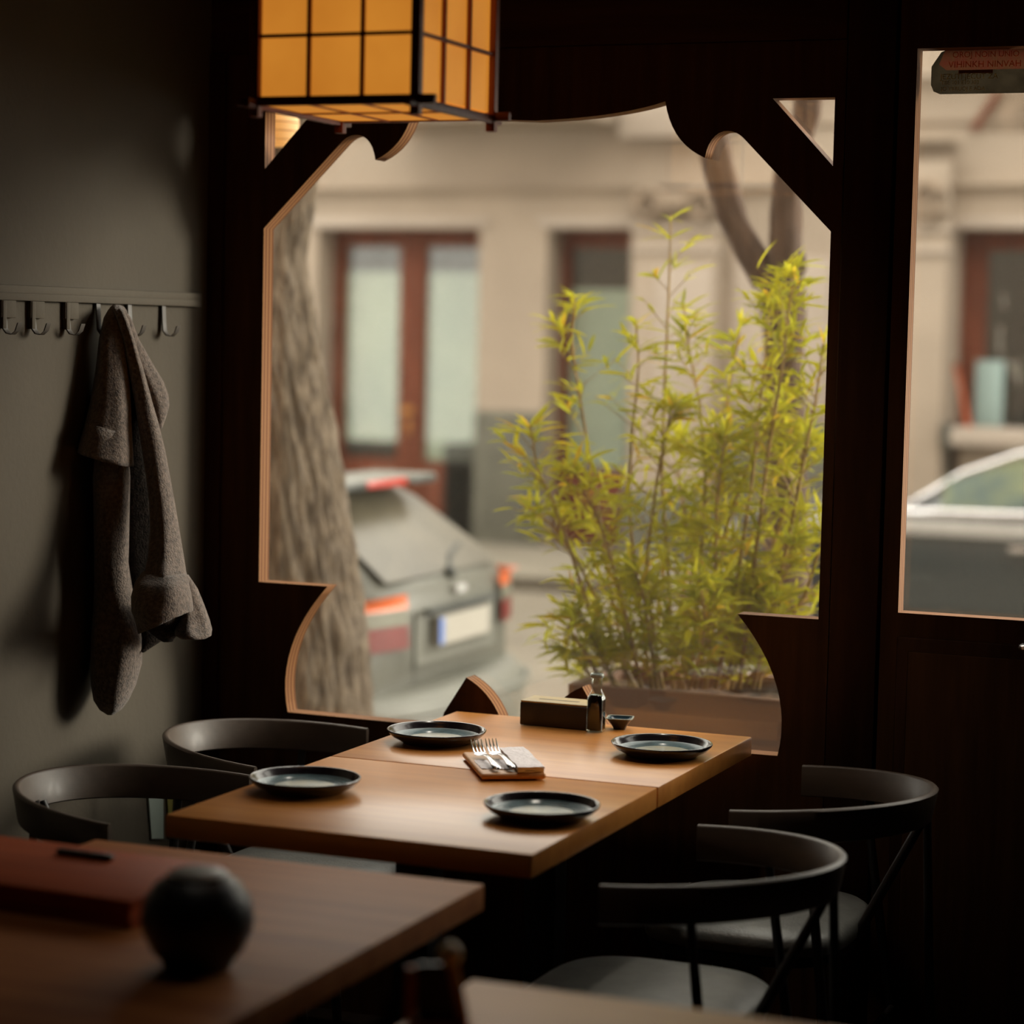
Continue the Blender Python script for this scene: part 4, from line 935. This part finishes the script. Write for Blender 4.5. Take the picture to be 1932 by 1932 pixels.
culms = [  # screen path, start -> tip ; depth of tip relative to base; density
 ([(1270, 1300), (1262, 1100), (1248, 900), (1255, 700), (1262, 540), (1266, 405)], .05, .55),
 ([(1190, 1300), (1150, 1100), (1120, 900), (1092, 740), (1078, 640), (1086, 562)], -.12, .75),
 ([(1395, 1300), (1425, 1050), (1450, 850), (1478, 680), (1490, 570), (1502, 498)], .10, 1.2),
 ([(1300, 1300), (1320, 1100), (1332, 900), (1320, 760), (1300, 660), (1290, 575)], .0, .7),
 ([(1350, 1300), (1390, 1100), (1420, 900), (1436, 740), (1450, 620), (1455, 545)], .15, 1.1),
 ([(1160, 1300), (1115, 1160), (1070, 1020), (1040, 940), (1012, 880), (1000, 800)], -.15, .85),
 ([(1420, 1300), (1470, 1100), (1505, 930), (1530, 800), (1545, 720), (1552, 650)], .05, .75),
 ([(1230, 1300), (1200, 1100), (1186, 950), (1192, 820), (1205, 700), (1200, 600)], .02, .55),
 ([(1400, 1300), (1470, 1200), (1520, 1120), (1545, 1040), (1560, 990)], -.05, .9),
 ([(1140, 1300), (1115, 1250), (1090, 1210), (1072, 1180)], -.10, .5),
 ([(1280, 1300), (1300, 1150), (1310, 1000), (1345, 860), (1375, 740), (1400, 600)], .08, .9),
 ([(1330, 1300), (1350, 1150), (1370, 1000), (1410, 880), (1450, 800), (1480, 740)], .12, 1.3),
 ([(1250, 1300), (1230, 1180), (1220, 1050), (1240, 900), (1260, 800), (1270, 760)], -.02, 1.1),
 ([(1210, 1300), (1190, 1200), (1160, 1080), (1130, 980), (1100, 920), (1080, 880)], -.08, 1.1),
 ([(1380, 1300), (1410, 1180), (1450, 1060), (1480, 960), (1510, 880), (1520, 820)], .04, 1.3),
 ([(1310, 1300), (1335, 1200), (1350, 1080), (1352, 960), (1360, 880), (1370, 820)], -.06, 1.2),
 ([(1290, 1300), (1270, 1220), (1290, 1120), (1300, 1020), (1280, 900), (1290, 820)], .10, 1.2),
 ([(1360, 1300), (1400, 1240), (1440, 1160), (1480, 1080), (1500, 1010)], -.1, 1.1),
 ([(1130, 1300), (1110, 1270), (1090, 1240), (1075, 1225)], -.16, .7),
 ([(1170, 1300), (1150, 1270), (1130, 1230), (1110, 1190), (1090, 1150)], -.12, .9),
 ([(1240, 1300), (1235, 1260), (1225, 1200), (1215, 1130), (1200, 1080)], -.14, 1.2),
 ([(1300, 1300), (1310, 1270), (1325, 1220), (1330, 1160), (1320, 1090)], -.15, 1.3),
 ([(1370, 1300), (1375, 1265), (1390, 1220), (1400, 1160), (1405, 1090)], -.13, 1.3),
 ([(1430, 1300), (1435, 1270), (1440, 1220), (1450, 1170), (1440, 1110)], -.10, 1.2),
 ([(1200, 1300), (1170, 1240), (1130, 1140), (1090, 1060), (1040, 990), (1000, 960)], -.14, .8),
]
leaves = []   # (pos, dir, length)
def smp(path, t):
    n = len(path)-1; f = min(t*n, n-1e-6); i = int(f); u = f-i; a, b_ = path[i], path[i+1]; return (a[0]+(b_[0]-a[0])*u, a[1]+(b_[1]-a[1])*u)
for ci, (path, dy, dens) in enumerate(culms):
    yb = YB0+random.uniform(-.10, .12); K = 22
    pts = []
    for k in range(K+1):
        t = k/K; px, py = smp(path, t); pts.append(at_y(px, py, yb+dy*t)-OB)
    rad = [.0052*(1-.75*k/K)+.0009 for k in range(K+1)]
    build('cane', tube_bm(pts, rad, 6), M['culm'], bam, True)
    nn = int(50*dens*(len(path)/6))
    for q in range(nn):
        t = .05+.95*(q+random.random())/nn; f = t*K; i = min(int(f), K-1); p0 = pts[i].lerp(pts[i+1], f-i)
        tang = (pts[i+1]-pts[i]).normalized(); top = t > .9
        if t < .06: continue
        az = random.uniform(0, 2*math.pi); side = Vector((math.cos(az), math.sin(az)*.8, random.uniform(.1, .7))).normalized()
        bl_ = (random.uniform(.03, .13) if not top else .02)*(.7+.5*math.sin(math.pi*t))
        d = (tang*.5+side).normalized(); p1 = p0+d*bl_
        leaves.append(('twig', p0, p1))
        for l in range(random.choice((3, 4, 5, 5, 6))):
            s = random.uniform(.3, 1.0); bp_ = p0.lerp(p1, s)
            a2 = random.uniform(0, 2*math.pi)
            dv = (d*1.0+Vector((math.cos(a2), math.sin(a2), random.uniform(-.55, .55)))*.95+Vector((0, 0, -.10))).normalized()
            leaves.append(('leaf', bp_, dv, random.uniform(.042, .092)))
tw = bmesh.new(); nleaf = 0
for e in leaves:
    if e[0] == 'twig': tube_bm([e[1], e[2]], [.0016, .0008], 3, tw)
o = build('twigs', tw, M['culm'], bam); o['kind'] = 'stuff'
LV = [e for e in leaves if e[0] == 'leaf']
def leaf_mx(e):
    x = e[2]; up = Vector((random.uniform(-.6, .6), random.uniform(-1, .2), 1)).normalized(); y = up.cross(x).normalized(); z = x.cross(y)
    m = Matrix(((x.x, y.x, z.x, e[1].x), (x.y, y.y, z.y, e[1].y), (x.z, y.z, z.z, e[1].z), (0, 0, 0, 1)))
    return m @ Matrix.Diagonal((e[3], e[3], e[3], 1))
# the 300 leaves nearest to the window and longest are leaves of their own, the rest one mass
LV.sort(key=lambda e: -e[3]/(e[1].y+OB.y+5.0))
for e in LV[:300]:
    o = bpy.data.objects.new('leaf', random.choice(LM)); COL.objects.link(o); o.parent = bam; o.matrix_local = leaf_mx(e)
vs_, fs_ = [], []
tmpl = [([v.co.copy() for v in me.vertices], [tuple(p.vertices) for p in me.polygons]) for me in LM]
for e in LV[300:]:
    mx_, (vv, ff), n0 = leaf_mx(e), tmpl[random.randrange(3)], len(vs_)
    vs_ += [mx_ @ v for v in vv]; fs_ += [tuple(i+n0 for i in f) for f in ff]
me = bpy.data.meshes.new('foliage'); me.from_pydata(vs_, [], fs_); o = new_obj('foliage', me, M['leaf'], bam); o['kind'] = 'stuff'
print('leaves', len(LV), 'objects', len(bpy.data.objects))
